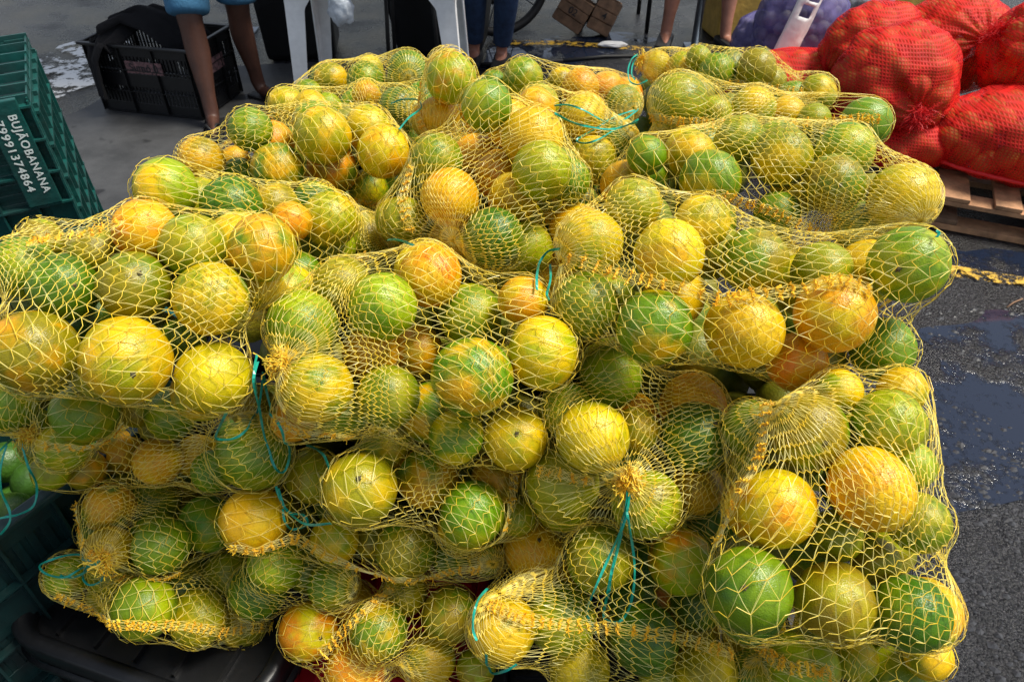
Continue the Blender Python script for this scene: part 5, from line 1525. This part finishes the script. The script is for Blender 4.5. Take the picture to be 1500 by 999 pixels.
# ------------------------------------------------------------------ people
def skin_body(name, verts, edges, radii, material, parent=None, root_i=0, sub=2):
    me = bpy.data.meshes.new(name); me.from_pydata([Vector(v) for v in verts], edges, [])
    o = link(bpy.data.objects.new(name, me), parent)
    sk = o.modifiers.new('skin', 'SKIN')
    for i, r in enumerate(radii):
        rr = r if isinstance(r, tuple) else (r, r)
        me.skin_vertices[0].data[i].radius = rr
        me.skin_vertices[0].data[i].use_root = (i == root_i)
    s = o.modifiers.new('sub', 'SUBSURF'); s.levels = sub; s.render_levels = sub
    sk.use_smooth_shade = True
    me.materials.append(material)
    return o

def leg_chain(hip, knee, ankle, toe, thick=1.0):
    """vertices and radii hip -> toe with calf bulge, heel and instep"""
    hip, knee, ankle, toe = map(Vector, (hip, knee, ankle, toe))
    fwd = (toe - ankle); fwd.z = 0; fwd.normalize()
    back = -fwd
    V = [hip.lerp(knee, .12), hip.lerp(knee, .55), hip.lerp(knee, .88), knee, knee.lerp(ankle, .16) + back * .008, knee.lerp(ankle, .36) + back * .022, knee.lerp(ankle, .62) + back * .010, knee.lerp(ankle, .86),
         ankle, Vector((ankle.x, ankle.y, .045)) + fwd * .02, Vector((ankle.x, ankle.y, .034)) + fwd * .09, Vector((ankle.x, ankle.y, .024)) + fwd * .15, Vector((ankle.x, ankle.y, .018)) + fwd * .195]
    Rr = [.085, .076, .060, .056, .050, .057, .044, .033, .034, (.036, .034), (.042, .026), (.045, .018), (.034, .012)]
    return V, [r * thick if not isinstance(r, tuple) else r for r in Rr]

def person(label, pelvis, hips, knees, ankles, toes, skin, chest, neck, head, arms, lower_mat, lower_to, upper_mat, shoes, thick=1.0, lean=(0, 0, 0)):
    root = empty('person', (pelvis[0], pelvis[1], 0)); tag(root, label, 'person')
    org = Vector(root.location)
    V, E, Rr = [Vector(pelvis)], [], [(.15, .11)]
    def chain(vs_, rs, start):
        prev = start
        for v, r in zip(vs_, rs):
            V.append(Vector(v)); Rr.append(r); E.append((prev, len(V) - 1)); prev = len(V) - 1
        return prev
    c = chain([Vector(pelvis).lerp(Vector(chest), .5), chest], [(.14, .10), (.165, .11)], 0)
    n = chain([neck], [.055], c)
    chain([Vector(head) - Vector((0, 0, .05)), head, Vector(head) + Vector((0, 0, .07))], [.07, (.078, .092), (.06, .07)], n)
    for s, arm in enumerate(arms):
        chain(arm, [.055, .046, .042, .032, .026, (.038, .018), (.02, .012)][:len(arm)], c)
    for h, k, a, t in zip(hips, knees, ankles, toes):
        lv, lr = leg_chain(h, k, a, t, thick); chain(lv, lr, 0)
    skin_body('body', [v - org for v in V], E, Rr, skin, root)
    # trousers or shorts: their own skinned tubes just outside the legs
    V2, E2, R2 = [Vector(pelvis) + Vector((0, 0, .06))], [], [(.165, .125)]
    V, E, Rr = V2, E2, R2
    chain([Vector(pelvis)], [(.165, .125)], 0)
    for h, k, a, t in zip(hips, knees, ankles, toes):
        h, k, a = Vector(h), Vector(k), Vector(a)
        if lower_to == 'knee':
            chain([h.lerp(k, .2), h.lerp(k, .6), h.lerp(k, .93), h.lerp(k, 1.02)], [.105 * thick, .100 * thick, .092 * thick, .092 * thick], 1)
        else:
            chain([h.lerp(k, .2), h.lerp(k, .6), k, k.lerp(a, .4), k.lerp(a, .88), k.lerp(a, .92)], [.10, .092, .075, .072, .058, .058], 1)
    skin_body('shorts' if lower_to == 'knee' else 'jeans', [v - org for v in V], E, Rr, lower_mat, root)
    V, E, Rr = [Vector(pelvis) + Vector((0, 0, .1))], [], [(.165, .12)]
    c = chain([Vector(pelvis).lerp(Vector(chest), .55), chest, Vector(chest).lerp(Vector(neck), .6)], [(.155, .115), (.18, .125), (.10, .075)], 0)
    for arm in arms: chain([arm[0], Vector(arm[0]).lerp(Vector(arm[1]), .9)], [.07, .06], c - 1)
    skin_body('shirt', [v - org for v in V], E, Rr, upper_mat, root)
    for a, t in zip(ankles, toes):
        a, t = Vector(a), Vector(t); fwd = (t - a); fwd.z = 0; fwd.normalize(); c = Vector((a.x, a.y, 0)) + fwd * .08 - org
        sh = MB(); sh.box((0, 0, 0), (.27, .095, .016 if shoes == 'sandal' else .05), bev=.014 if shoes == 'sandal' else .02)
        so = sh.build('sandal' if shoes == 'sandal' else 'shoe', M['rubber'], root)
        so.location = (c.x, c.y, .014 if shoes == 'sandal' else .03); so.rotation_euler = (0, 0, math.atan2(fwd.y, fwd.x))
        if shoes == 'sandal':
            st = MB(); q = Vector((fwd.x, fwd.y, 0)); s = Vector((-q.y, q.x, 0))
            for sg in (-1, 1):
                st.tube([c + q * .09 + Vector((0, 0, .05)), c + s * sg * .025 + q * .04 + Vector((0, 0, .062)), c + s * sg * .045 - q * .02 + Vector((0, 0, .022))], .006, 6)
            st.build('strap', M['rubber'], root)
    return root
# man beside the scuffed crate, in blue shorts
person('barefoot-looking man in blue shorts and sandals standing by the scuffed black crate', (-1.42, 3.78, .90), [(-1.52, 3.76, .86), (-1.32, 3.84, .86)], [(-1.50, 3.60, .50), (-1.335, 3.80, .50)],
       [(-1.475, 3.505, .085), (-1.345, 3.875, .085)], [(-1.42, 3.30, .03), (-1.12, 3.74, .03)], M['skin'],
       (-1.42, 3.74, 1.33), (-1.42, 3.72, 1.52), (-1.41, 3.68, 1.66), [[(-1.62, 3.74, 1.40), (-1.68, 3.72, 1.20), (-1.68, 3.68, 1.10), (-1.64, 3.58, .98), (-1.62, 3.52, .92), (-1.61, 3.48, .86), (-1.60, 3.46, .80)], [(-1.22, 3.76, 1.40), (-1.15, 3.74, 1.20), (-1.14, 3.70, 1.10), (-1.16, 3.60, .98), (-1.18, 3.54, .92), (-1.19, 3.50, .86), (-1.20, 3.48, .80)]],
       M['blue_cloth'], 'knee', M['shirt'], 'sandal', thick=1.14)
# seated person in jeans behind the white table
person('person in dark blue jeans sitting behind the white table, knees bent', (-.12, 4.75, .50), [(-.22, 4.72, .48), (-.02, 4.72, .48)], [(-.20, 4.28, .50), (-.02, 4.22, .50)],
       [(-.22, 4.42, .09), (-.06, 4.38, .09)], [(-.24, 4.22, .03), (-.08, 4.18, .03)], M['skin_pale'],
       (-.12, 4.80, .95), (-.12, 4.80, 1.14), (-.12, 4.77, 1.28), [[(-.33, 4.79, 1.03), (-.38, 4.76, .85), (-.36, 4.7, .76), (-.28, 4.55, .66), (-.26, 4.48, .63), (-.25, 4.44, .62), (-.24, 4.4, .61)], [(.09, 4.79, 1.03), (.14, 4.76, .85), (.12, 4.7, .76), (.04, 4.55, .66), (.02, 4.48, .63), (.01, 4.44, .62), (.0, 4.4, .61)]],
       M['jeans'], 'ankle', M['shirt'], 'shoe')
# person at the post on the right
person('person with bare lower legs and black shoes standing either side of the grey post', (1.12, 4.90, .90), [(1.02, 4.89, .86), (1.22, 4.89, .86)], [(1.00, 4.80, .50), (1.335, 4.82, .50)],
       [(.955, 4.74, .09), (1.31, 4.70, .09)], [(.90, 4.54, .03), (1.36, 4.50, .03)], M['skin_pale'],
       (1.12, 4.86, 1.34), (1.12, 4.85, 1.53), (1.12, 4.82, 1.68), [[(.92, 4.86, 1.42), (.86, 4.84, 1.22), (.86, 4.8, 1.12), (.92, 4.7, 1.02), (.96, 4.66, .99), (.99, 4.63, .98), (1.02, 4.60, .97)], [(1.32, 4.86, 1.42), (1.38, 4.84, 1.22), (1.38, 4.8, 1.12), (1.34, 4.7, 1.0), (1.32, 4.66, .95), (1.31, 4.64, .9), (1.30, 4.62, .85)]],
       M['cloth'], 'knee', M['shirt'], 'shoe', thick=1.14)

# ------------------------------------------------------------------ white plastic table, stool, bin
def white_table():
    root = empty('plastic_table', (-.58, 3.62, 0), .0)
    tag(root, 'white plastic table with splayed channel legs standing behind the pile', 'table')
    x0, x1, y0, y1, Ht = -.40, .33, -.24, .30, .72
    t = MB(); t.box(((x0 + x1) / 2, (y0 + y1) / 2, Ht - .01), (x1 - x0 + .08, y1 - y0 + .08, .018), bev=.006); t.build('tabletop', M['white_plastic'], root)
    # apron arching down into each leg
    def apron(a, b_, nm):
        a, b_ = Vector(a), Vector(b_); bm = bmesh.new(); n = 26; L = (b_ - a).length; d = (b_ - a).normalized(); s = Vector((-d.y, d.x, 0)) * .004
        rows = []
        for i in range(n + 1):
            u = i / n; x = u * L; e = min(x, L - x)
            drop = .055 + .13 * math.exp(-(max(0, e - .05) / .035) ** 1.5)
            p = a + d * x
            rows.append([bm.verts.new(p + s * q + Vector((0, 0, z))) for q, z in ((1, Ht - .02), (1, Ht - .02 - drop), (-1, Ht - .02 - drop), (-1, Ht - .02))])
        for r0, r1 in zip(rows, rows[1:]):
            for k in range(4): bm.faces.new((r0[k], r0[(k + 1) % 4], r1[(k + 1) % 4], r1[k]))
        bmesh.ops.recalc_face_normals(bm, faces=bm.faces[:])
        me = bpy.data.meshes.new(nm); bm.to_mesh(me); bm.free(); me.materials.append(M['white_plastic']); link(bpy.data.objects.new(nm, me), root)
    cs = [(x0, y0), (x1, y0), (x1, y1), (x0, y1)]
    for i in range(4): apron((*cs[i], 0), (*cs[(i + 1) % 4], 0), 'apron')
    for (x, y) in cs:
        sx = 1 if x > 0 else -1; sy = 1 if y > 0 else -1
        bm = bmesh.new(); rows = []
        for k in range(9):
            z = (Ht - .06) * (1 - k / 8); w = .088 - .042 * k / 8; ox = sx * .035 * k / 8; oy = sy * .03 * k / 8
            X, Y = x + ox, y + oy; th = .006
            prof = [(X, Y), (X - sx * w, Y), (X - sx * w, Y - sy * th), (X - sx * .016, Y - sy * th), (X - sx * th, Y - sy * .016), (X - sx * th, Y - sy * w), (X, Y - sy * w)]
            rows.append([bm.verts.new((px, py, z)) for px, py in prof])
        for r0, r1 in zip(rows, rows[1:]):
            m_ = len(r0)
            for k in range(m_): bm.faces.new((r0[k], r0[(k + 1) % m_], r1[(k + 1) % m_], r1[k]))
        bm.faces.new(rows[-1]); bm.faces.new(rows[0])
        bmesh.ops.recalc_face_normals(bm, faces=bm.faces[:])
        me = bpy.data.meshes.new('leg'); bm.to_mesh(me); bm.free(); me.materials.append(M['white_plastic']); link(bpy.data.objects.new('leg', me), root)
white_table()

def bag_mesh(name, loc, size, material, seed, label, cat, squash=1.0):
    bm = bmesh.new(); bmesh.ops.create_icosphere(bm, subdivisions=4, radius=1)
    for v in bm.verts:
        c = v.co.copy(); q = c * 1.9 + Vector((seed, 0, 0))
        w = 1 + .22 * noise.noise(q) + .12 * abs(noise.noise(c * 4 + Vector((seed, 2, 2)))) + .05 * noise.noise(c * 9)
        v.co = Vector((c.x * size[0] * w, c.y * size[1] * w, c.z * size[2] * w))
    for f in bm.faces: f.smooth = True
    me = bpy.data.meshes.new(name); bm.to_mesh(me); bm.free(); me.materials.append(material)
    o = link(bpy.data.objects.new(name, me)); o.location = loc; tag(o, label, cat); return o
M['clear_film'] = mat("clear_bag_film", (.55, .6, .66), .25, .8, 30, .3, 20)
bag_mesh('plastic_bag', (-.74, 3.36, .595), (.055, .035, .065), M['clear_film'], 3, 'crumpled clear plastic bag dangling at the front of the white table', 'bag')

st = empty('metal_stool', (-.52, 4.15, 0)); tag(st, 'dark stool with thin tube legs standing under the white table', 'stool')
for dx, dy in ((-.15, -.13), (.13, -.13), (.13, .13), (-.15, .13)):
    g = MB(); g.tube([(dx, dy, 0.02), (dx * .8, dy * .8, .62)], .011, 8); g.build('leg', M['rubber'], st)
    g = MB(); g.tube([(dx * 1.01, dy * 1.01, 0), (dx * .99, dy * .99, .05)], .016, 8); g.build('foot', M['metal'], st)
g = MB(); g.box((0, 0, .635), (.32, .30, .03), bev=.01); g.build('seat', M['rubber'], st)

def bin_():
    root = empty('plastic_bin', (-1.27, 4.62, 0), .12); tag(root, 'big black plastic bin standing in the shade behind the white table leg', 'bin')
    g = MB(); g.box((0, 0, .30), (.46, .40, .60), bev=.03, taper=.88); g.build('tub', M['black_plastic'], root)
    g = MB(); g.box((0, 0, .60), (.50, .44, .03), bev=.01); g.build('rim', M['black_plastic'], root)
bin_()
def dark_tub():
    root = empty('plastic_tub', (-.42, 4.62, 0), -.1); tag(root, 'wide dark tub in the shade under and behind the white table', 'tub')
    g = MB(); g.box((0, 0, .22), (.62, .42, .44), bev=.05, taper=.8); g.build('tub', M['black_plastic'], root)
    g = MB(); g.box((0, 0, .45), (.66, .46, .025), bev=.01); g.build('rim', M['black_plastic'], root)
dark_tub()

# unseen roof added to darken the background; only the grey front post shows
cn = empty('added_shade_canopy', (1.13, 4.68, 0)); tag(cn, 'unseen canopy added to shade the background, set on the visible grey steel post', 'canopy')
for dx, dy in ((0, 0), (-2.85, .3), (0, 5.6), (-2.85, 5.6)):
    g = MB(); g.tube([(dx, dy, 0), (dx, dy, 2.25)], .024, 14); g.build('post', M['metal'], cn)
    g = MB(); g.box((dx, dy, .004), (.12, .12, .008)); g.build('foot_plate', M['metal'], cn)
g = MB(); g.box((-1.45, 2.75, 2.27), (3.3, 7.0, .02))
g.build('roof', M['canopy'], cn)

# ------------------------------------------------------------------ hand cart with wooden boxes
hc = empty('hand_cart', (.25, 5.15, 0)); tag(hc, 'dark two-wheeled hand cart tipped forward with wooden boxes on it', 'cart')
for sx in (-1, 1):
    bm = bmesh.new()
    nr, ns = 40, 10
    ring = [[bm.verts.new(((.30 + .028 * math.cos(b_ * 2 * PI / ns)) * math.cos(a * 2 * PI / nr), .028 * math.sin(b_ * 2 * PI / ns), (.30 + .028 * math.cos(b_ * 2 * PI / ns)) * math.sin(a * 2 * PI / nr))) for b_ in range(ns)] for a in range(nr)]
    for a in range(nr):
        for b_ in range(ns):
            f = bm.faces.new((ring[a][b_], ring[(a + 1) % nr][b_], ring[(a + 1) % nr][(b_ + 1) % ns], ring[a][(b_ + 1) % ns])); f.smooth = True
    me = bpy.data.meshes.new('wheel'); bm.to_mesh(me); bm.free(); me.materials.append(M['rubber'])
    w = link(bpy.data.objects.new('wheel', me), hc); w.location = (-.32 + .0, -.28 + (sx + 1) * .34, .33); w.rotation_euler = (0, 0, .35)
    sp_ = MB()
    for k in range(10):
        a = k * PI / 5; sp_.tube([(0, 0, 0), (.29 * math.cos(a), 0, .29 * math.sin(a))], .004, 5)
    s_ = sp_.build('spokes', M['metal'], w); s_['kind'] = 'stuff'
g = MB(); g.tube([(-.32, -.28, .33), (-.32, .40, .33)], .016, 8); g.build('axle', M['metal'], hc)
for s in (-.12, .28):
    g = MB(); g.tube([(-.32, s, .34), (.15, s - .05, .34), (.85, s - .1, .70)], .018, 8); g.build('frame_rail', M['rubber'], hc)
g = MB(); g.tube([(.62, -.2, .0), (.62, -.2, .58)], .014, 8); g.build('stand', M['rubber'], hc)
g = MB(); g.tube([(.62, .2, .0), (.62, .2, .58)], .014, 8); g.build('stand', M['rubber'], hc)
g = MB(); g.box((.22, .08, .37), (.95, .46, .02)); g.build('deck', M['old_wood'], hc)
def wood_box(loc, rot, size, label, marks):
    root = empty('wooden_box', loc, rot=rot); tag(root, label, 'box', 'wooden boxes by the hand cart')
    L, W_, H_ = size
    for k, z in enumerate((-.34, 0, .34)):
        for s in (-1, 1):
            g = MB(); g.box((0, s * W_ / 2, z * H_), (L, .010, H_ * .31), bev=.002); g.build('slat', M['old_wood'], root)
            g = MB(); g.box((s * (L / 2 - .006), 0, z * H_), (.010, W_ - .012, H_ * .31), bev=.002); g.build('slat', M['old_wood'], root)
    for sx in (-1, 1):
        for sy in (-1, 1):
            g = MB(); g.box((sx * (L / 2 - .022), sy * (W_ / 2 - .018), 0), (.022, .022, H_)); g.build('corner_post', M['old_wood'], root)
    g = MB(); g.box((0, 0, -H_ / 2), (L - .01, W_ - .01, .008)); g.build('base', M['old_wood'], root)
    text(root, marks, .06, (0, -W_ / 2 - .0062, 0), (R_(90), 0, 0), M['ink'])
    return root
wood_box((.40, 4.97, .13), Euler((R_(-12), R_(28), R_(-18))), (.20, .16, .19), 'stamped wooden box tilted on its corner beside the black cart wheel', '02')
wood_box((.585, 4.92, .12), Euler((R_(-10), R_(24), R_(-10))), (.15, .16, .20), 'lower of two tilted wooden boxes stacked at the hand cart', '4')
wood_box((.56, 5.04, .33), Euler((R_(-10), R_(24), R_(-10))), (.17, .16, .17), 'upper of two tilted wooden boxes stacked at the hand cart', '5')
wood_box((.48, 5.12, .28), Euler((R_(-12), R_(28), R_(-18))), (.10, .14, .30), 'narrow wooden box leaning between the other boxes on the cart', '7')
bag_mesh('crumpled_paper', (.62, 4.66, .02), (.085, .03, .018), M['paper'], 5, 'crumpled white paper lying on the wet asphalt near the wooden boxes', 'litter')
g = MB(); g.tube([(.30, 4.40, .012), (.0, 4.36, .010), (-.3, 4.33, .010)], .011, 8)
tag(g.build('rubber_hose', M['rubber']), 'thin black hose lying across the asphalt behind the pile', 'hose')
g = MB(); g.tube([(.30, 4.40, .012), (.55, 4.47, .012), (.85, 4.48, .012), (1.1, 4.46, .012)], .011, 8)
tag(g.build('black_cable', M['rubber']), 'black cable lying on the asphalt beside the yellow road line', 'cable')
g = MB(); g.tube([(1.70, 2.02, .005), (1.735, 2.045, .008), (1.78, 2.07, .005)], .003, 6)
tag(g.build('twig', M['old_wood']), 'short pale twig lying on the dark asphalt right of the pile', 'twig')

# yellow painted concrete block behind the sacks
yb = MB(); yb.box((0, 0, .16), (1.55, .30, .32), bev=.02)
yo = yb.build('concrete_block', M['yellow_concrete']); yo.location = (2.02, 5.06, 0); yo.rotation_euler = (0, 0, .18)
tag(yo, 'low yellow painted concrete block behind the purple and red sacks', 'block')

# ------------------------------------------------------------------ pallet of red sacks
pa = math.atan2(2.565 - 2.693, 1.988 - 1.694)
pal = empty('wooden_pallet', (2.24, 2.82, 0), pa); tag(pal, 'weathered wooden pallet under the red sacks at the right edge', 'pallet')
PW, PD = 1.25, .95
for i in range(7):
    g = MB(); g.box((-PW / 2 + .06 + i * (PW - .12) / 6, 0, .133), (.092 + .02 * (i % 2), PD, .016), bev=.002)
    g.build('deck_board', M['wood'], pal)
for y in (-PD / 2 + .045, 0, PD / 2 - .045):
    g = MB(); g.box((0, y, .114), (PW, .09, .018), bev=.002); g.build('stringer_board', M['wood'], pal)
    for x in (-PW / 2 + .05, 0, PW / 2 - .05):
        g = MB(); g.box((x, y, .066), (.09, .088, .076), bev=.002); g.build('block', M['old_wood'], pal)
for y in (-PD / 2 + .045, 0, PD / 2 - .045):
    g = MB(); g.box((0, y, .014), (PW, .09, .024), bev=.002); g.build('bottom_board', M['wood'], pal)
for x in (-PW / 2 + .25, .02, .3):
    g = MB(); g.box((x, 0, .038), (.085, PD, .018), bev=.002); g.build('bottom_board', M['old_wood'], pal)

def produce_sack(label, cen, half, rad, n, material, inside, K, seed, tuft_mat=None, tuft_dir=None, rot=0, name='red_net_sack', seam=False, aspect=1.0):
    r = np.random.default_rng(seed)
    cen = np.array(cen, float); half = np.array(half, float)
    pts = []
    tries = 0
    ca_, sa_ = math.cos(rot), math.sin(rot)
    while len(pts) < n and tries < 9000:
        tries += 1
        p = r.uniform(-1, 1, 3); l = np.linalg.norm(p)
        if l > 1: continue
        if len(pts) < n * .8: p = p / l * (.9 + .1 * r.random()) * np.array([1, 1, 1])
        q = p * (half - rad * .9)
        q[2] = max(q[2], -half[2] * .72 + rad)
        q = np.array([ca_ * q[0] - sa_ * q[1], sa_ * q[0] + ca_ * q[1], q[2]])
        if all(np.linalg.norm(q - s) > rad * 1.55 for s in pts): pts.append(q)
    C_ = np.array(pts) + cen; Rr = rad * r.uniform(.82, 1.12, len(C_))
    K = np.array(K, float)
    X = membrane(C_, Rr, K, 2 * cen - K, nu=96, nv=64, iters=14)
    nv, nu, _ = X.shape
    # fine creases of the cloth
    Nn = normals(X)
    U, V_ = np.meshgrid(np.arange(nu) / nu, np.linspace(0, 1, nv))
    kn = np.exp(-np.linalg.norm(X - X[0, 0], axis=2) / .12)
    X = X + Nn * ((.008 * kn * np.sin(U * 2 * PI * 17) + .0016 * np.sin(U * 2 * PI * 9 + 5 * V_) + .0)[..., None])
    fold = np.array([noise.noise(Vector((p[0] * 13, p[1] * 13, p[2] * 30 + seed))) - .7 * abs(noise.noise(Vector((p[0] * 22 + seed, p[1] * 22, p[2] * 9)))) for p in X.reshape(-1, 3)]).reshape(nv, nu)
    X = X + Nn * (np.maximum(fold, -.25) * .010 + .004)[..., None]
    root = empty(name, (cen[0], cen[1], cen[2] - half[2] * .7)); tag(root, label, 'sack', 'net sacks of root vegetables on the right')
    org = np.array(root.location)
    P = (X - org).reshape(-1, 3)
    idx = np.arange(nv * nu).reshape(nv, nu)
    F = np.stack([idx[:-1], np.roll(idx, -1, 1)[:-1], np.roll(idx, -1, 1)[1:], idx[1:]], -1).reshape(-1, 4)
    mesh_np('net_cloth', P, F, material, root, smooth=True)
    V0 = np.array([v.co[:] for v in LOW.vertices]); T_ = []
    for p in LOW.polygons:
        f = tuple(p.vertices); T_.append(f[:3])
        if len(f) == 4: T_.append((f[0], f[2], f[3]))
    T_ = np.array(T_)
    V, F = join([(V0 * (rr * .95) + c - org, T_) for c, rr in zip(C_, Rr)])
    o = mesh_np('vegetables_inside', V, F, inside, root, smooth=True); o['kind'] = 'stuff'
    if tuft_mat is not None:
        d = np.array(tuft_dir if tuft_dir is not None else (K - cen), float)
        tuft(X[0].mean(0) - org, d, root, tuft_mat, 260, .075, seed, 1.1, .012)
    if seam:
        i0 = 0
        vw = CAM - X; vw /= np.linalg.norm(vw, axis=2, keepdims=True)
        # seam runs along the low front of the sack
        zc = X[:, :, 2]; front = (Nn * vw).sum(2)
        cost = np.abs(zc - (cen[2] - half[2] * .42)) + np.where(front < .15, 1, 0)
        ks = cost.argmin(1); Q = np.array([X[j, ks[j]] for j in range(6, nv - 6)]); n_ = np.array([Nn[j, ks[j]] for j in range(6, nv - 6)])
        ker = np.ones(9) / 9; Qp = np.pad(Q, ((4, 4), (0, 0)), mode='edge'); Q = np.stack([np.convolve(Qp[:, k], ker, 'valid') for k in range(3)], 1)
        Q = Q + n_ * .006 - org
        g = MB(); g.tube([tuple(q) for q in Q], [.0075 + .0015 * (k % 2) for k in range(len(Q))], 7); g.build('seam_cord', M['red_tuft'], root)
    return root
RN = M['red_net']
produce_sack('big red net sack mid heap with its frayed red knot facing front', (1.54, 2.96, .43), (.255, .25, .235), .050, 90, RN, M['tuber'], (1.56, 2.74, .39), 1, M['red_tuft'], (0.1, -1, -.2))
produce_sack('lowest front red net sack, a thick red seam along its lower front edge', (2.08, 2.75, .285), (.44, .27, .19), .050, 105, RN, M['tuber'], (2.6, 2.6, .30), 2, rot=-.25, seam=True)
produce_sack('red net sack at the right edge of the photo, resting on the lower red sack', (2.28, 3.02, .52), (.38, .30, .26), .050, 93, RN, M['tuber'], (1.85, 3.10, .60), 3, M['red_tuft'], (-1, -.2, .2))
produce_sack('red net sack peeking out behind and between the two big red sacks', (2.02, 3.45, .40), (.28, .24, .24), .050, 69, RN, M['tuber'], (2.02, 3.25, .5), 4, M['red_tuft'], (0, -1, .4))
produce_sack('red net sack behind and left of the big knotted one', (1.66, 3.46, .38), (.24, .22, .22), .050, 69, RN, M['tuber'], (1.44, 3.4, .3), 5)
produce_sack('slack flat red net sack stretching left in front of the violet sack', (1.40, 3.58, .17), (.42, .22, .17), .050, 66, RN, M['tuber'], (1.0, 3.58, .10), 6, rot=-.05)
produce_sack('red net sack under the big knotted one, only its left bottom showing', (1.62, 2.95, .23), (.28, .26, .12), .050, 66, RN, M['tuber'], (1.34, 2.9, .16), 7)
# violet sack with a white printed strip
ps = produce_sack('violet net sack of pale bulbs leaning up with a torn white printed strip', (1.50, 4.02, .30), (.25, .22, .32), .036, 120, M['purple_net'], M['bulb'], (1.50, 4.1, .68), 8, name='violet_net_sack')
ps2 = produce_sack('smaller dark violet net sack leaning behind the feet of the right person', (1.40, 4.25, .16), (.17, .16, .19), .036, 60, M['purple_net'], M['bulb'], (1.40, 4.30, .36), 9, name='violet_net_sack')
def strip():
    bm = bmesh.new(); rows = []
    for j in range(30):
        v = j / 29
        c = Vector((-.155 + .17 * v, -.245 + .11 * v - .02 * math.sin(v * 3.1), -.08 + .50 * v)); 
        row = []
        for k in range(9):
            u = k / 8 - .5
            row.append(bm.verts.new(c + Vector((u * .115, -.03 * math.cos(u * 3) + .006 * noise.noise(Vector((u * 5, j * .4, 1))) - .01, -u * .03))))
        rows.append(row)
    for j in range(29):
        for k in range(8):
            if 13 <= j <= 15 and 2 <= k <= 5: continue
            if 17 <= j <= 18 and 3 <= k <= 6: continue
            f = bm.faces.new((rows[j][k], rows[j][k + 1], rows[j + 1][k + 1], rows[j + 1][k])); f.smooth = True
    me = bpy.data.meshes.new('printed_strip'); bm.to_mesh(me); bm.free(); me.materials.append(M['paper'])
    o = link(bpy.data.objects.new('printed_strip', me), ps); s = o.modifiers.new('s', 'SOLIDIFY'); s.thickness = .002
    o.location = (0, 0, .22)
strip()
bag_mesh('silver_plastic', (2.05, 4.72, .28), (.22, .10, .13), M['silver'], 2, 'crumpled silver plastic film lying on the yellow concrete block', 'film')
bag_mesh('blue_plastic', (1.36, 2.95, .20), (.10, .05, .03), M['blue_film'], 6, 'small scrap of blue plastic beside the big knotted red sack', 'film')
